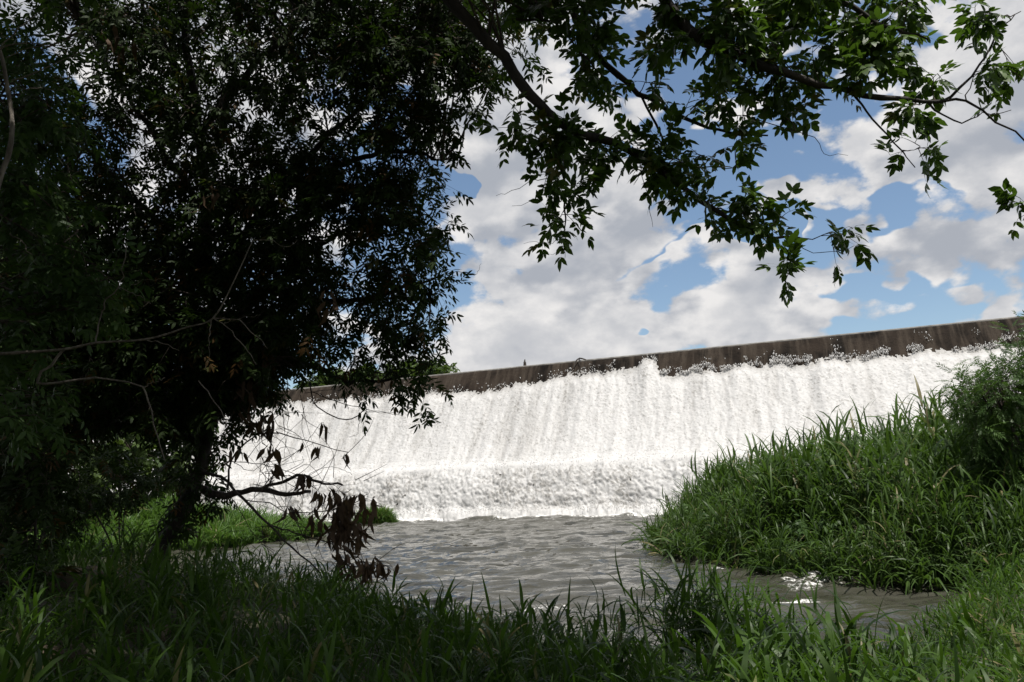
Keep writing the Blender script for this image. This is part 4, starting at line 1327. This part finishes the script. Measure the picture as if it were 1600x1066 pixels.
for (px, Y_, regs, lab) in ((60, 11, [(30, 800, 70, 60, 10, 12, 24), (30, 720, 80, 50, 10, 12, 18)], 'dark leafy bush at the lower left edge'), (190, 15.5, [(150, 750, 80, 40, 14.8, 16, 20), (90, 810, 30, 30, 14.8, 16, 5)], 'dark bush by the water left of the leaning trunk'),
                            (30, 9, [(30, 930, 70, 50, 8.4, 9.4, 16)], 'low dark bush beside the brown boulder')):
    bush('bush', px, Y_, regs, lab, 'bush', M['leaf_dark'], SPRAYS, 1.0, 0.8, r=0.03, group='dark bushes on the left bank')
bush('feathery_tree', 1640, 17.5, [(1560, 600, 55, 45, 16.8, 18, 24), (1590, 680, 60, 60, 16.8, 18.2, 26), (1520, 620, 30, 18, 16.8, 17.6, 6), (1600, 760, 50, 60, 16.8, 18.2, 18), (1530, 700, 40, 40, 17, 18, 12), (1600, 545, 25, 25, 17, 18, 6), (1660, 600, 60, 140, 17, 18.5, 26)],
     'feathery leaved tree above the reeds at the right edge', 'tree', M['leaf_fern'], SPRAYS_FERN, 1.05, 1.0, r=0.09, n_stems=5)


# ------------------------------------------------------------------ rocks and snags
def rock(px, py, Y_, sx, sy, sz, lab, seed):
    p_ = W(px, py, Y_)
    g_ = float(ground(p_[0], p_[1]))
    import bmesh
    bm = bmesh.new()
    bmesh.ops.create_icosphere(bm, subdivisions=4, radius=1.0)
    co = np.array([v.co[:] for v in bm.verts])
    d = 0.75 + 0.5 * fbm(co[:, 0] * 1.7 + seed, co[:, 1] * 1.7 + co[:, 2] * 1.3, seed, 4)
    flat = np.minimum(co[:, 2], 0.55)
    for v, dd, fz in zip(bm.verts, d, flat):
        v.co = (v.co[0] * dd * sx, v.co[1] * dd * sy, fz * dd * sz)
    me = bpy.data.meshes.new('boulder')
    bm.to_mesh(me)
    bm.free()
    me.polygons.foreach_set('use_smooth', np.ones(len(me.polygons), dtype=bool))
    me.materials.append(M['rock'])
    o = link('boulder', me)
    o.location = (p_[0], p_[1], g_ + sz * 0.15)
    tag(o, lab, 'boulder', 'boulders on the left bank')


rock(125, 935, 9.6, 0.48, 0.4, 0.36, 'larger brown boulder on the bare earth near the water', 3)
rock(75, 1035, 6.0, 0.26, 0.22, 0.2, 'smaller boulder low in the bottom corner under the bush', 8)
rock(230, 990, 7.2, 0.2, 0.16, 0.13, 'low flat stone in the shade right of the boulders', 14)

us = u_at(912, 566)
sb = dam_point(us, 0.05, CZ - 0.02)
snag = empty('driftwood_snag', sb)
P_ = smooth_path([(0.6, -0.2, 0.0), (0.35, 0, 0.16), (0.0, -0.1, 0.22), (-0.35, -0.35, 0.0), (-0.6, -0.6, -0.45), (-0.75, -0.8, -0.9)], 16)
limb_mesh('log', P_ * 0.75, 0.07, 0.04, M['bark_dark'], np.zeros(3), snag, 7)
limb_mesh('stub', smooth_path([(0.0, -0.1, 0.2), (-0.1, -0.2, -0.1), (-0.1, -0.45, -0.5)], 8), 0.06, 0.02, M['bark_dark'], np.zeros(3), snag, 6)
tag(snag, 'dark bent log snagged over the crest of the weir', 'driftwood')
us = u_at(815, 572)
pb = dam_point(us, -0.6, CZ)
pst = empty('marker_post', pb)
limb_mesh('post', np.array([(0, 0, 0), (0, 0, 0.15), (0, 0, 0.3), (0, 0, 0.42)]), 0.13, 0.10, M['bark_dark'], np.zeros(3), pst, 8)
limb_mesh('cap', np.array([(0, 0, 0.40), (0, 0, 0.5), (0.02, 0, 0.56), (0.02, 0, 0.64)]), 0.08, 0.03, M['bark_dark'], np.zeros(3), pst, 8)
tag(pst, 'tiny dark post standing up on the crest of the weir', 'post')
print('TRIS', sum(len(o.data.polygons) for o in bpy.data.objects if o.type == 'MESH'), 'OBJ', len(bpy.data.objects))
